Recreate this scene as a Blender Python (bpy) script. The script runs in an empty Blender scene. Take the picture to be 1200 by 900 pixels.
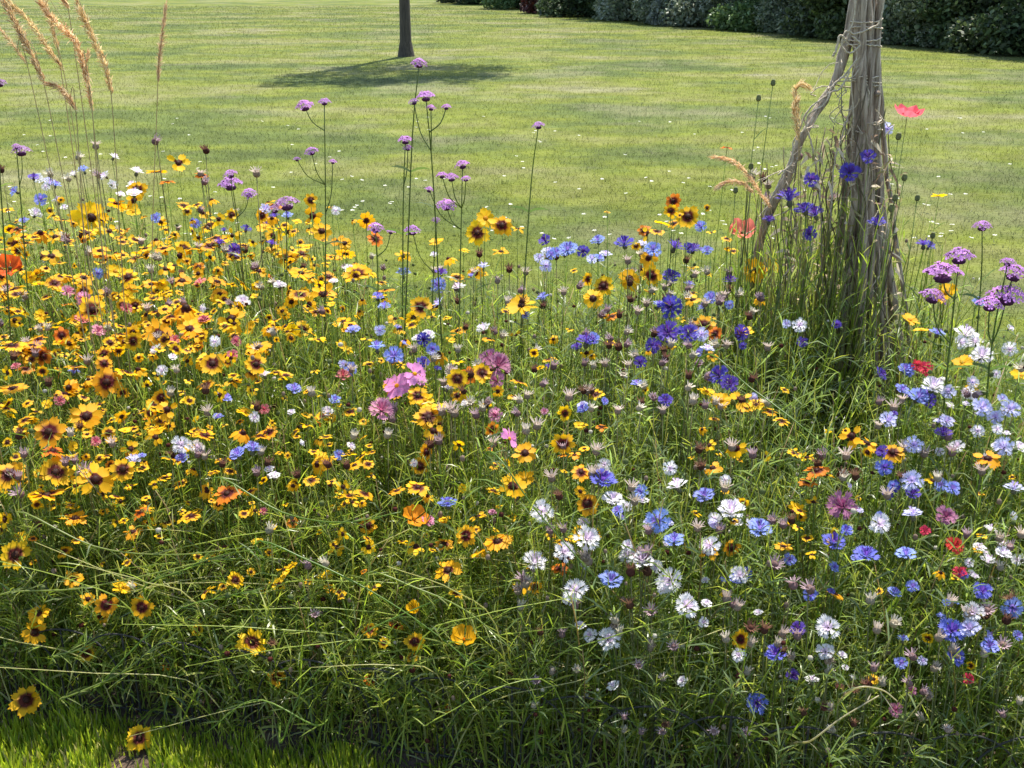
import bpy, math, random
import numpy as np
from mathutils import Vector, Matrix, Quaternion

random.seed(7)
rng = np.random.default_rng(11)
sc = bpy.context.scene
COL = sc.collection

# ------------------------------------------------------------------ camera, sky, sun, exposure
H = 1.28                       # eye height
F = 1200.0                     # focal length in photo pixels (1200 x 900)
PITCH = math.radians(22.0)
cam_d = bpy.data.cameras.new("camera")
cam = bpy.data.objects.new("camera", cam_d)
COL.objects.link(cam)
cam.location = (0, 0, H)
cam.rotation_euler = (math.radians(90) - PITCH, 0, 0)
cam_d.sensor_width = 36.0
cam_d.lens = 36.0 * F / 1200.0
cam_d.clip_start = 0.05
cam_d.clip_end = 1500
sc.camera = cam

SUN_EL, SUN_AZ = math.radians(68), math.radians(18)
w = bpy.data.worlds.new("World")
sc.world = w
w.use_nodes = True
nt = w.node_tree
bgn = nt.nodes["Background"]
sky = nt.nodes.new("ShaderNodeTexSky")
sky.sky_type = 'NISHITA'
sky.sun_disc = False
sky.sun_elevation = SUN_EL
sky.sun_rotation = SUN_AZ
nt.links.new(sky.outputs[0], bgn.inputs[0])
bgn.inputs[1].default_value = 0.15
sd = bpy.data.lights.new("sun", 'SUN')
sd.energy = 5.0
sd.angle = math.radians(0.53)
sd.color = (1.0, 0.95, 0.86)
sun = bpy.data.objects.new("sun", sd)
COL.objects.link(sun)
sdir = Vector((math.sin(SUN_AZ) * math.cos(SUN_EL), math.cos(SUN_AZ) * math.cos(SUN_EL), math.sin(SUN_EL)))
sun.rotation_euler = (-sdir).to_track_quat('-Z', 'Y').to_euler()
sun.location = (2, 6, 9)
sc.view_settings.view_transform = 'Standard'
sc.view_settings.look = 'None'
sc.view_settings.gamma = 1.0
sc.view_settings.use_curve_mapping = False
sc.view_settings.exposure = 1.15
try:
    sc.cycles.max_bounces = 8
    sc.cycles.transmission_bounces = 6
except Exception:
    pass

# ------------------------------------------------------------------ where things stand (photo reading -> places)
CP, SP = math.cos(PITCH), math.sin(PITCH)


def ray(px, py):
    u = (px - 600.0) / F
    v = -(py - 450.0) / F
    return np.array([u, CP + v * SP, -SP + v * CP])


def P(px, py, Y):
    d = ray(px, py)
    t = Y / d[1]
    return np.array([d[0] * t, Y, H + d[2] * t])


def G(px, py):
    d = ray(px, py)
    t = H / -d[2]
    return np.array([d[0] * t, d[1] * t, 0.0])


def proj(p):
    x, y, z = p[0], p[1], p[2] - H
    dep = y * CP - z * SP
    up = y * SP + z * CP
    return 600 + F * x / dep, 450 - F * up / dep, dep


FR_X = [-3, -0.75, -0.08, 0.5, 3]
FR_Y = [1.62, 1.50, 1.36, 1.24, 1.15]


def front(X):
    return np.interp(X, FR_X, FR_Y)


BK_X = [-3.0, -1.5, -1.0, -0.55, -0.12, 0.0, 0.2, 0.75, 0.93, 1.02, 1.35, 3.0]
BK_Y = [3.1, 3.05, 2.95, 2.75, 2.5, 2.42, 2.48, 2.6, 2.5, 2.12, 2.12, 2.2]


def back(X):
    return np.interp(X, BK_X, BK_Y)


def hill(x, y, s, seed):
    return np.sin(x * s + seed) * np.sin(y * s * 1.3 + seed * 2.1) + 0.5 * np.sin(x * s * 2.3 + y * s * 1.7 + seed * 3.3)


def canopy(X, Y):
    e = Y - front(X)
    h = np.interp(e, [-0.05, 0.0, 0.05, 0.17, 0.4, 0.9, 1.3], [0.08, 0.2, 0.33, 0.47, 0.57, 0.64, 0.68])
    h = h * (1 + 0.05 * hill(X, Y, 6.0, 1.0))
    eb = back(X) - Y
    h = h * np.interp(eb, [-0.15, 0.0, 0.3], [0.55, 0.84, 1.0])
    return h


def place(px, py, deep=0.0):
    """where the sight line first meets the top of the planting"""
    d = ray(px, py)
    for Y in np.arange(1.2, 3.0, 0.01):
        t = Y / d[1]
        X, Z = d[0] * t, H + d[2] * t
        if Y > back(X):
            break
        if Y > front(X) - 0.05 and Z < canopy(X, Y) + 0.01:
            q = Y + deep
            return np.array([d[0] * q / d[1], q, max(H + d[2] * q / d[1], 0.03)])
    X = d[0] * 2.2 / d[1]
    Y = back(X) - random.uniform(0.02, 0.35)
    t = Y / d[1]
    return np.array([d[0] * t, Y, H + d[2] * t])


# ------------------------------------------------------------------ materials
def new_mat(name):
    m = bpy.data.materials.new(name)
    m.use_nodes = True
    n = m.node_tree
    for x in list(n.nodes):
        n.nodes.remove(x)
    return m, n, n.nodes.new("ShaderNodeOutputMaterial")


def tinted(name, trans=0.35, rough=0.6, rnd=0.25, spec=0.3, noise=0.0, tt=(1.0, 1.0, 1.0)):
    """leaf / petal matter: colour from the mesh, a little of it passing light"""
    m, n, out = new_mat(name)
    L = n.links
    at = n.nodes.new("ShaderNodeAttribute"); at.attribute_name = "Col"
    oi = n.nodes.new("ShaderNodeObjectInfo")
    hsv = n.nodes.new("ShaderNodeHueSaturation")
    mr = n.nodes.new("ShaderNodeMapRange")
    mr.inputs[3].default_value = 1 - rnd; mr.inputs[4].default_value = 1 + rnd
    L.new(oi.outputs["Random"], mr.inputs[0])
    L.new(mr.outputs[0], hsv.inputs["Value"])
    mh = n.nodes.new("ShaderNodeMapRange")
    mh.inputs[3].default_value = 0.5 - 0.012; mh.inputs[4].default_value = 0.5 + 0.012
    fr = n.nodes.new("ShaderNodeMath"); fr.operation = 'FRACT'
    mu = n.nodes.new("ShaderNodeMath"); mu.operation = 'MULTIPLY'; mu.inputs[1].default_value = 7.31
    L.new(oi.outputs["Random"], mu.inputs[0]); L.new(mu.outputs[0], fr.inputs[0])
    L.new(fr.outputs[0], mh.inputs[0]); L.new(mh.outputs[0], hsv.inputs["Hue"])
    L.new(at.outputs["Color"], hsv.inputs["Color"])
    b = n.nodes.new("ShaderNodeBsdfPrincipled")
    b.inputs["Roughness"].default_value = rough
    b.inputs["Specular IOR Level"].default_value = spec
    L.new(hsv.outputs[0], b.inputs["Base Color"])
    if trans > 0:
        tr = n.nodes.new("ShaderNodeBsdfTranslucent")
        mc = n.nodes.new("ShaderNodeMix"); mc.data_type = 'RGBA'; mc.blend_type = 'MULTIPLY'
        mc.inputs[0].default_value = 1.0
        L.new(hsv.outputs[0], mc.inputs[6]); mc.inputs[7].default_value = (*tt, 1)
        L.new(mc.outputs[2], tr.inputs[0])
        mx = n.nodes.new("ShaderNodeMixShader"); mx.inputs[0].default_value = trans
        L.new(b.outputs[0], mx.inputs[1]); L.new(tr.outputs[0], mx.inputs[2])
        L.new(mx.outputs[0], out.inputs[0])
    else:
        L.new(b.outputs[0], out.inputs[0])
    return m


M_LEAF = tinted("leaf", 0.6, 0.34, 0.1, 0.55, tt=(1.15, 1.25, 0.7))
M_PETAL = tinted("petal", 0.5, 0.6, 0.12, 0.25)
M_DRY = tinted("dry_plant", 0.4, 0.8, 0.15, 0.15)
M_SHRUB = tinted("shrub_leaf", 0.3, 0.5, 0.1, 0.4)


def grass_colour(n):
    """patchy mown lawn colour by position"""
    L = n.links
    geo = n.nodes.new("ShaderNodeNewGeometry")
    mp = n.nodes.new("ShaderNodeMapping"); mp.inputs["Scale"].default_value = (0.35, 0.55, 0.0)
    mp.inputs["Rotation"].default_value = (0, 0, 0.12)
    L.new(geo.outputs["Position"], mp.inputs[0])
    n1 = n.nodes.new("ShaderNodeTexNoise"); n1.inputs["Scale"].default_value = 1.0; n1.inputs["Detail"].default_value = 5; n1.inputs["Roughness"].default_value = 0.62
    L.new(mp.outputs[0], n1.inputs["Vector"])
    cr = n.nodes.new("ShaderNodeValToRGB")
    e = cr.color_ramp.elements
    e[0].position = 0.33; e[0].color = (0.085, 0.115, 0.03, 1)
    e[1].position = 0.70; e[1].color = (0.26, 0.25, 0.14, 1)
    for p, c in ((0.44, (0.12, 0.155, 0.035, 1)), (0.52, (0.17, 0.20, 0.028, 1)), (0.60, (0.20, 0.21, 0.055, 1))):
        q = cr.color_ramp.elements.new(p); q.color = c
    L.new(n1.outputs["Fac"], cr.inputs[0])
    # finer mottling
    mp2 = n.nodes.new("ShaderNodeMapping"); mp2.inputs["Scale"].default_value = (1.0, 1.2, 0.0)
    L.new(geo.outputs["Position"], mp2.inputs[0])
    n2 = n.nodes.new("ShaderNodeTexNoise"); n2.inputs["Scale"].default_value = 2.3; n2.inputs["Detail"].default_value = 7; n2.inputs["Roughness"].default_value = 0.75
    L.new(mp2.outputs[0], n2.inputs["Vector"])
    mr = n.nodes.new("ShaderNodeMapRange"); mr.inputs[1].default_value = 0.3; mr.inputs[2].default_value = 0.7
    mr.inputs[3].default_value = 0.42; mr.inputs[4].default_value = 0.92
    L.new(n2.outputs["Fac"], mr.inputs[0])
    mx = n.nodes.new("ShaderNodeVectorMath"); mx.operation = 'SCALE'
    L.new(cr.outputs[0], mx.inputs[0]); L.new(mr.outputs[0], mx.inputs["Scale"])
    n4 = n.nodes.new("ShaderNodeTexNoise"); n4.inputs["Scale"].default_value = 0.55; n4.inputs["Detail"].default_value = 4; n4.inputs["Roughness"].default_value = 0.7
    L.new(geo.outputs["Position"], n4.inputs["Vector"])
    m4 = n.nodes.new("ShaderNodeMapRange"); m4.inputs[1].default_value = 0.50; m4.inputs[2].default_value = 0.66; m4.inputs[4].default_value = 0.5
    L.new(n4.outputs["Fac"], m4.inputs[0])
    c4 = n.nodes.new("ShaderNodeMix"); c4.data_type = 'RGBA'; c4.inputs[7].default_value = (0.20, 0.185, 0.105, 1)
    L.new(m4.outputs[0], c4.inputs[0]); L.new(mx.outputs[0], c4.inputs[6])
    # the lawn close behind the bed is duller, cooler green
    sx = n.nodes.new("ShaderNodeSeparateXYZ"); L.new(geo.outputs["Position"], sx.inputs[0])
    m3 = n.nodes.new("ShaderNodeMapRange"); m3.inputs[1].default_value = 5.5; m3.inputs[2].default_value = 10.0
    L.new(sx.outputs["Y"], m3.inputs[0])
    c2 = n.nodes.new("ShaderNodeMix"); c2.data_type = 'RGBA'
    c2.inputs[6].default_value = (0.86, 0.87, 0.76, 1); c2.inputs[7].default_value = (1, 1, 1, 1)
    L.new(m3.outputs[0], c2.inputs[0])
    mm = n.nodes.new("ShaderNodeVectorMath"); mm.operation = 'MULTIPLY'
    L.new(c4.outputs[2], mm.inputs[0]); L.new(c2.outputs[2], mm.inputs[1])
    return mm.outputs[0]


def mat_lawn():
    m, n, out = new_mat("lawn")
    c = grass_colour(n)
    b = n.nodes.new("ShaderNodeBsdfPrincipled"); b.inputs["Roughness"].default_value = 0.9
    b.inputs["Specular IOR Level"].default_value = 0.1
    n.links.new(c, b.inputs["Base Color"])
    geo = n.nodes.new("ShaderNodeNewGeometry")
    nz = n.nodes.new("ShaderNodeTexNoise"); nz.inputs["Scale"].default_value = 28; nz.inputs["Detail"].default_value = 6
    n.links.new(geo.outputs["Position"], nz.inputs["Vector"])
    bp = n.nodes.new("ShaderNodeBump"); bp.inputs["Strength"].default_value = 0.8; bp.inputs["Distance"].default_value = 0.04
    n.links.new(nz.outputs["Fac"], bp.inputs["Height"]); n.links.new(bp.outputs[0], b.inputs["Normal"])
    n.links.new(b.outputs[0], out.inputs[0])
    return m


def mat_blade():
    m, n, out = new_mat("lawn_blade")
    c = grass_colour(n)
    at = n.nodes.new("ShaderNodeAttribute"); at.attribute_name = "Col"
    mm = n.nodes.new("ShaderNodeVectorMath"); mm.operation = 'MULTIPLY'
    n.links.new(c, mm.inputs[0]); n.links.new(at.outputs["Color"], mm.inputs[1])
    b = n.nodes.new("ShaderNodeBsdfPrincipled"); b.inputs["Roughness"].default_value = 0.5
    tr = n.nodes.new("ShaderNodeBsdfTranslucent")
    mx = n.nodes.new("ShaderNodeMixShader"); mx.inputs[0].default_value = 0.45
    n.links.new(mm.outputs[0], b.inputs["Base Color"]); n.links.new(mm.outputs[0], tr.inputs[0])
    n.links.new(b.outputs[0], mx.inputs[1]); n.links.new(tr.outputs[0], mx.inputs[2])
    n.links.new(mx.outputs[0], out.inputs[0])
    return m


def mat_noise(name, c1, c2, scale, rough=0.9, bump=0.6, dist=0.01, stretch=(1, 1, 1), metal=0.0):
    m, n, out = new_mat(name)
    tc = n.nodes.new("ShaderNodeTexCoord")
    mp = n.nodes.new("ShaderNodeMapping"); mp.inputs["Scale"].default_value = stretch
    n.links.new(tc.outputs["Object"], mp.inputs[0])
    nz = n.nodes.new("ShaderNodeTexNoise"); nz.inputs["Scale"].default_value = scale; nz.inputs["Detail"].default_value = 8
    nz.inputs["Roughness"].default_value = 0.65
    n.links.new(mp.outputs[0], nz.inputs["Vector"])
    cr = n.nodes.new("ShaderNodeValToRGB")
    cr.color_ramp.elements[0].position = 0.35; cr.color_ramp.elements[0].color = (*c1, 1)
    cr.color_ramp.elements[1].position = 0.68; cr.color_ramp.elements[1].color = (*c2, 1)
    n.links.new(nz.outputs["Fac"], cr.inputs[0])
    b = n.nodes.new("ShaderNodeBsdfPrincipled"); b.inputs["Roughness"].default_value = rough
    b.inputs["Metallic"].default_value = metal
    n.links.new(cr.outputs[0], b.inputs["Base Color"])
    bp = n.nodes.new("ShaderNodeBump"); bp.inputs["Strength"].default_value = bump; bp.inputs["Distance"].default_value = dist
    n.links.new(nz.outputs["Fac"], bp.inputs["Height"]); n.links.new(bp.outputs[0], b.inputs["Normal"])
    n.links.new(b.outputs[0], out.inputs[0])
    return m


M_LAWN = mat_lawn()
M_BLADE = mat_blade()
M_SOIL = mat_noise("soil", (0.035, 0.022, 0.014), (0.13, 0.085, 0.055), 30, 0.95, 1.0, 0.02)
M_BARK = mat_noise("weathered_wood", (0.12, 0.08, 0.05), (0.66, 0.54, 0.41), 30, 0.85, 1.0, 0.012, (4, 4, 0.3))
M_BARK2 = mat_noise("brown_wood", (0.08, 0.045, 0.026), (0.42, 0.29, 0.19), 30, 0.85, 1.0, 0.012, (4, 4, 0.3))
M_TRUNK = mat_noise("bark", (0.03, 0.024, 0.017), (0.10, 0.08, 0.055), 14, 0.9, 1.0, 0.03, (3, 3, 0.5))
M_TWINE = mat_noise("twine", (0.30, 0.24, 0.16), (0.58, 0.50, 0.38), 160, 0.9, 0.8, 0.001)
M_WIRE = mat_noise("coated_wire", (0.012, 0.012, 0.012), (0.022, 0.022, 0.02), 60, 0.75, 0.2, 0.0005)


# ------------------------------------------------------------------ mesh helpers
def mesh_of(name, V, T, C, mat, smooth=False):
    V = np.asarray(V, np.float32); T = np.asarray(T, np.int32)
    me = bpy.data.meshes.new(name)
    me.vertices.add(len(V)); me.vertices.foreach_set("co", V.ravel())
    me.loops.add(T.size); me.loops.foreach_set("vertex_index", T.ravel())
    me.polygons.add(len(T))
    me.polygons.foreach_set("loop_start", np.arange(0, T.size, 3, dtype=np.int32))
    me.polygons.foreach_set("loop_total", np.full(len(T), 3, np.int32))
    if smooth:
        me.polygons.foreach_set("use_smooth", np.ones(len(T), bool))
    me.update(calc_edges=True)
    if C is not None:
        C = np.asarray(C, np.float32)
        if C.ndim == 1:
            C = np.tile(C, (len(V), 1))
        a = me.color_attributes.new("Col", 'FLOAT_COLOR', 'POINT')
        a.data.foreach_set("color", np.concatenate([C, np.ones((len(V), 1), np.float32)], 1).ravel())
    me.materials.append(mat)
    return me


def link(name, me, parent=None):
    o = bpy.data.objects.new(name, me)
    COL.objects.link(o)
    if parent is not None:
        o.parent = parent
    return o


def tag(o, label=None, cat=None, group=None, kind=None):
    if label: o["label"] = label
    if cat: o["category"] = cat
    if group: o["group"] = group
    if kind: o["kind"] = kind
    return o


def empty(name, loc):
    o = bpy.data.objects.new(name, None)
    o.empty_display_size = 0.02
    COL.objects.link(o)
    o.location = [float(a) for a in loc]
    return o


class Acc:
    """collects triangles"""
    def __init__(s):
        s.V, s.T, s.C, s.n = [], [], [], 0

    def add(s, V, T, C):
        V = np.asarray(V, float)
        C = np.asarray(C, float)
        if C.ndim == 1:
            C = np.tile(C, (len(V), 1))
        s.V.append(V); s.T.append(np.asarray(T, int) + s.n); s.C.append(C); s.n += len(V)
        return s

    def get(s):
        return np.concatenate(s.V), np.concatenate(s.T), np.concatenate(s.C)


def norm(a):
    return a / np.maximum(np.linalg.norm(a, axis=-1, keepdims=True), 1e-9)


def blades(base, d, length, width, bend, colour, segs=2, face=None, taper=(0.75, 1.0, 0.75)):
    """many leaf blades at once: base (N,3), unit direction (N,3), bend = droop per length"""
    N = len(base)
    length = np.broadcast_to(length, N)[:, None]; width = np.broadcast_to(width, N)[:, None]
    bend = np.broadcast_to(bend, N)[:, None]
    side = norm(np.cross(d, rng.normal(size=(N, 3)))) if face is None else norm(np.cross(d, face))
    rows = []
    for k in range(segs + 1):
        t = k / segs
        c = base + d * length * t + np.array([0, 0, -1.0]) * bend * length * t * t
        if k == segs:
            rows.append(c[:, None, :])
        else:
            wd = width * (taper[0] if k == 0 else 1.0) * 0.5
            rows.append(np.stack([c - side * wd, c + side * wd], 1))
    V = np.concatenate(rows, 1)               # N, 2*segs+1, 3
    nv = 2 * segs + 1
    t = []
    for k in range(segs - 1):
        a = 2 * k
        t += [[a, a + 1, a + 3], [a, a + 3, a + 2]]
    a = 2 * (segs - 1)
    t += [[a, a + 1, a + 2]]
    T = (np.arange(N) * nv)[:, None, None] + np.array(t)[None]
    C = np.repeat(np.broadcast_to(colour, (N, 3))[:, None, :], nv, 1)
    return V.reshape(-1, 3), T.reshape(-1, 3), C.reshape(-1, 3)


def tubes(paths, radii, colour, sides=3):
    """many thin stems: paths (N,S,3), radii (N,S) or (S,)"""
    N, S, _ = paths.shape
    radii = np.broadcast_to(radii, (N, S))
    d = norm(np.gradient(paths, axis=1))
    up = np.array([0.31, 0.91, 0.12])
    a = norm(np.cross(d, up)); b = norm(np.cross(d, a))
    ring = []
    for k in range(sides):
        th = 2 * math.pi * k / sides
        ring.append(paths + (a * math.cos(th) + b * math.sin(th)) * radii[..., None])
    V = np.stack(ring, 2)                     # N,S,sides,3
    t = []
    for s in range(S - 1):
        for k in range(sides):
            k2 = (k + 1) % sides
            p, q, r, u = s * sides + k, s * sides + k2, (s + 1) * sides + k2, (s + 1) * sides + k
            t += [[p, q, r], [p, r, u]]
    # cap
    for k in range(1, sides - 1):
        t.append([(S - 1) * sides, (S - 1) * sides + k, (S - 1) * sides + k + 1])
    T = (np.arange(N) * S * sides)[:, None, None] + np.array(t)[None]
    C = np.repeat(np.broadcast_to(colour, (N, 3))[:, None, :], S * sides, 1)
    return V.reshape(-1, 3), T.reshape(-1, 3), C.reshape(-1, 3)


def smooth_path(pts, n):
    """Catmull-Rom through points"""
    pts = np.array(pts, float)
    if len(pts) == 2:
        return pts[0] + (pts[1] - pts[0]) * np.linspace(0, 1, n)[:, None]
    q = np.vstack([2 * pts[0] - pts[1], pts, 2 * pts[-1] - pts[-2]])
    out = []
    for t in np.linspace(0, len(pts) - 1 - 1e-6, n):
        i = int(t); f = t - i
        p0, p1, p2, p3 = q[i], q[i + 1], q[i + 2], q[i + 3]
        out.append(0.5 * (2 * p1 + (p2 - p0) * f + (2 * p0 - 5 * p1 + 4 * p2 - p3) * f * f + (3 * p1 - p0 - 3 * p2 + p3) * f ** 3))
    return np.array(out)


def dome(r, h, c, rows=3, seg=8, z=0.0, c2=None):
    V = []; C = []
    for k in range(rows):
        a = k / rows * math.pi / 2
        for j in range(seg):
            th = 2 * math.pi * j / seg + k * 0.3
            V.append([r * math.cos(a) * math.cos(th), r * math.cos(a) * math.sin(th), z + h * math.sin(a)])
            C.append(c if c2 is None or k > 0 else c2)
    V.append([0, 0, z + h]); C.append(c)
    T = []
    for k in range(rows - 1):
        for j in range(seg):
            a, b = k * seg + j, k * seg + (j + 1) % seg
            T += [[a, b, b + seg], [a, b + seg, a + seg]]
    for j in range(seg):
        T.append([(rows - 1) * seg + j, (rows - 1) * seg + (j + 1) % seg, rows * seg])
    return np.array(V), T, np.array(C, float)


def egg(r, h, c, z0=0.0, rows=5, seg=7, c2=None):
    """closed bud / calyx standing from z0 to z0+h"""
    V, C = [], []
    for k in range(rows + 1):
        a = math.pi * (k / rows)
        rr = r * max(math.sin(a), 0.03) * (1.0 - 0.12 * math.cos(a) * -1)
        for j in range(seg):
            th = 2 * math.pi * j / seg + 0.4 * k
            V.append([rr * math.cos(th), rr * math.sin(th), z0 + h * (1 - math.cos(a)) / 2])
            C.append(c if c2 is None or (k + j) % 2 else c2)
    T = []
    for k in range(rows):
        for j in range(seg):
            a, b = k * seg + j, k * seg + (j + 1) % seg
            T += [[a, b, b + seg], [a, b + seg, a + seg]]
    return np.array(V), T, np.array(C, float)


# ------------------------------------------------------------------ colours of the plants (base colours)
YEL = np.array([0.84, 0.48, 0.006]); YEL2 = np.array([0.82, 0.41, 0.008]); ORA = np.array([0.78, 0.24, 0.012])
LEM = np.array([0.90, 0.74, 0.06])
MAR = np.array([0.11, 0.012, 0.008]); DKB = np.array([0.045, 0.012, 0.007])
GREENS = np.array([[0.19, 0.26, 0.036], [0.25, 0.32, 0.045], [0.32, 0.36, 0.06], [0.12, 0.18, 0.032], [0.28, 0.29, 0.11], [0.38, 0.39, 0.09]])


# ------------------------------------------------------------------ flower heads (unit radius, facing +Z)
def petal(th, L, W, colf, droop, cup, notch=0.09, rows=(0.10, 0.34, 0.42, 0.66, 0.85), wid=(0.22, 0.50, 0.60, 0.98, 0.84), twist=0.0):
    V, C = [], []
    for r, wv in zip(rows, wid):
        hw = W * wv * 0.5
        for s in (-1, 0, 1):
            rr = r * L
            z = cup * r - droop * r * r - (0.06 if s == 0 else 0) * wv + twist * s * wv * 0.2
            x, y = rr, s * hw
            V.append([x * math.cos(th) - y * math.sin(th), x * math.sin(th) + y * math.cos(th), z]); C.append(colf(r))
    n = len(rows)
    # three-toothed tip
    for s, q in ((-0.95, 0.98), (-0.45, 0.93), (0, 1.13), (0.45, 0.94), (0.95, 0.99)):
        rr = L * q; y = s * W * 0.5 * 0.72
        z = cup * q - droop * q * q + twist * s * 0.2
        V.append([rr * math.cos(th) - y * math.sin(th), rr * math.sin(th) + y * math.cos(th), z]); C.append(colf(1))
    T = []
    for k in range(n - 1):
        a = 3 * k
        for s in (0, 1):
            T += [[a + s, a + s + 1, a + s + 4], [a + s, a + s + 4, a + s + 3]]
    a = 3 * (n - 1); b = 3 * n
    T += [[a, b + 1, b], [a, a + 1, b + 1], [a + 1, b + 2, b + 1], [a + 1, b + 3, b + 2], [a + 1, a + 2, b + 3], [a + 2, b + 4, b + 3]]
    return np.array(V), T, np.array(C)


def coreopsis_petals(seed, eye=0.38, n=8, droop=0.15, cup=0.12, col=YEL, eyecol=MAR, missing=0, ragged=0.1, fold=None):
    r = random.Random(seed)
    A = Acc()
    skip = set(r.sample(range(n), missing))
    for i in range(n):
        if i in skip: continue
        th = 2 * math.pi * i / n + r.uniform(-0.08, 0.08)
        c = col * r.uniform(0.88, 1.08)
        dr = droop + r.uniform(-ragged, ragged)
        if fold is not None and abs(((i / n + 0.5) % 1) - 0.5) < fold: dr += 0.7
        A.add(*petal(th, r.uniform(0.78, 1.05), 2 * math.pi / n * r.uniform(0.6, 0.95), lambda q: eyecol if q < eye else c, dr, cup + r.uniform(-0.05, 0.05), twist=r.uniform(-0.6, 0.6)))
    return A.get()


def disc(rad=0.2, hgt=0.12, c=DKB, c2=MAR):
    A = Acc(); A.add(*dome(rad, hgt, c, 3, 9, 0.0, c2))
    r = random.Random(3)
    for i in range(14):                      # stamens
        a = r.uniform(0, 6.28); q = r.uniform(0.3, 1) * rad
        p = np.array([q * math.cos(a), q * math.sin(a), hgt * 0.6])
        A.add([p, p + [0.03, 0, 0.05], p + [-0.01, 0.03, 0.06]], [[0, 1, 2]], YEL2 * 0.5 if i % 3 == 0 else c)
    return A.get()


def cornflower_florets(seed, col, inner, n=10, rise=0.45):
    r = random.Random(seed)
    A = Acc()
    for ring, (cnt, r0, r1, rz, ww) in enumerate(((n, 0.12, 1.0, rise, 0.46), (n - 2, 0.1, 0.72, rise + 0.25, 0.36), (7, 0.04, 0.4, rise + 0.42, 0.2))):
        for i in range(cnt):
            th = 2 * math.pi * (i + 0.5 * ring) / cnt + r.uniform(-0.15, 0.15)
            L = r1 * r.uniform(0.85, 1.1)
            c = (col if ring < 2 else inner) * r.uniform(0.82, 1.15)
            tip = rz * r.uniform(0.75, 1.2)
            ct, st = math.cos(th), math.sin(th)
            # narrow tube then a trumpet of five pointed lobes
            pts = [(r0, -0.03, 0.06), (r0, 0.03, 0.06), (L * 0.55, -0.08, tip * 0.72), (L * 0.55, 0.08, tip * 0.72)]
            lob = [(-0.5, 0.86), (-0.28, 1.0), (0.0, 1.06), (0.28, 1.0), (0.5, 0.86)]
            val = [(-0.34, 0.80), (-0.12, 0.84), (0.12, 0.84), (0.34, 0.80)]
            V = [(a, b, z) for a, b, z in pts]
            for s, q in lob: V.append((L * q, s * ww * 1.3, tip * (0.95 + 0.25 * abs(s))))
            for s, q in val: V.append((L * q, s * ww * 1.3, tip * 0.9))
            T = [[0, 1, 3], [0, 3, 2], [2, 9, 4], [2, 10, 9], [9, 10, 5], [2, 3, 10], [3, 11, 10], [10, 11, 6], [3, 12, 11], [11, 12, 7], [3, 8, 12]]
            V = [(a * ct - b * st, a * st + b * ct, z) for a, b, z in V]
            A.add(V, T, c)
    return A.get()


def calyx(scale_c=(0.12, 0.15, 0.07), c2=(0.20, 0.16, 0.10)):
    V, T, C = egg(0.26, 0.62, np.array(scale_c), -0.5, 5, 8, np.array(c2))
    return V, T, C


def verbena_head(seed, col=(0.48, 0.22, 0.56), dark=(0.11, 0.03, 0.10), n=34):
    r = random.Random(seed)
    A = Acc(); col = np.array(col); dark = np.array(dark)
    A.add(*egg(0.45, 0.5, dark, -0.45, 4, 8))
    for i in range(n):
        t = (i + 0.5) / n
        a = i * 2.39996
        q = math.sqrt(t)
        p = np.array([0.92 * q * math.cos(a), 0.92 * q * math.sin(a), 0.55 * (1 - t) + r.uniform(-0.06, 0.12)])
        nrm = norm(np.array([p[0] * 0.9, p[1] * 0.9, 0.75]))
        # calyx tube
        b = p - nrm * 0.3
        sd_ = norm(np.cross(nrm, [0.2, 0.5, 0.8]))
        A.add([b, p + sd_ * 0.05, p - sd_ * 0.05], [[0, 1, 2]], dark)
        u = sd_; v = norm(np.cross(nrm, u))
        c = col * r.uniform(0.7, 1.35)
        V = [p]; T = []
        R = 0.17 * r.uniform(0.85, 1.2)
        for k in range(5):
            th = 2 * math.pi * k / 5 + r.random()
            V += [p + nrm * 0.03 + R * (u * math.cos(th - 0.42) + v * math.sin(th - 0.42)), p + nrm * 0.05 + R * 1.15 * (u * math.cos(th) + v * math.sin(th)), p + nrm * 0.03 + R * (u * math.cos(th + 0.42) + v * math.sin(th + 0.42))]
            T += [[0, 1 + 3 * k, 2 + 3 * k], [0, 2 + 3 * k, 3 + 3 * k]]
        A.add(V, T, c)
    return A.get()


def bowl_petals(seed, col, n=4, cup=0.75, wave=0.1, rows=6, width=1.8, basecol=None, flare=1.0):
    """poppy-like bowl of broad crumpled petals"""
    r = random.Random(seed)
    A = Acc()
    for i in range(n):
        th = 2 * math.pi * i / n + r.uniform(-0.1, 0.1)
        V, C, T = [], [], []
        cols = 6
        c = col * r.uniform(0.88, 1.1)
        ph = r.uniform(0, 6)
        for k in range(rows + 1):
            t = k / rows
            for j in range(cols + 1):
                s = j / cols * 2 - 1
                ang = th + s * width * 0.5 * (0.75 + 0.25 * t)
                rr = t ** 0.7 * flare * (1 - 0.16 * abs(s) ** 3) * (1 + 0.05 * math.sin(9 * s + ph))
                z = cup * t ** 1.6 + wave * t * math.sin(5 * s + ph) + r.uniform(-0.05, 0.05) * t + (0.04 if i % 2 else 0) * t
                V.append([rr * math.cos(ang), rr * math.sin(ang), z])
                C.append(c * (1 - 0.25 * (j % 2)) if (basecol is None or t > 0.2) else basecol)
        for k in range(rows):
            for j in range(cols):
                a = k * (cols + 1) + j
                T += [[a, a + 1, a + cols + 2], [a, a + cols + 2, a + cols + 1]]
        A.add(V, T, np.array(C))
    return A.get()


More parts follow.
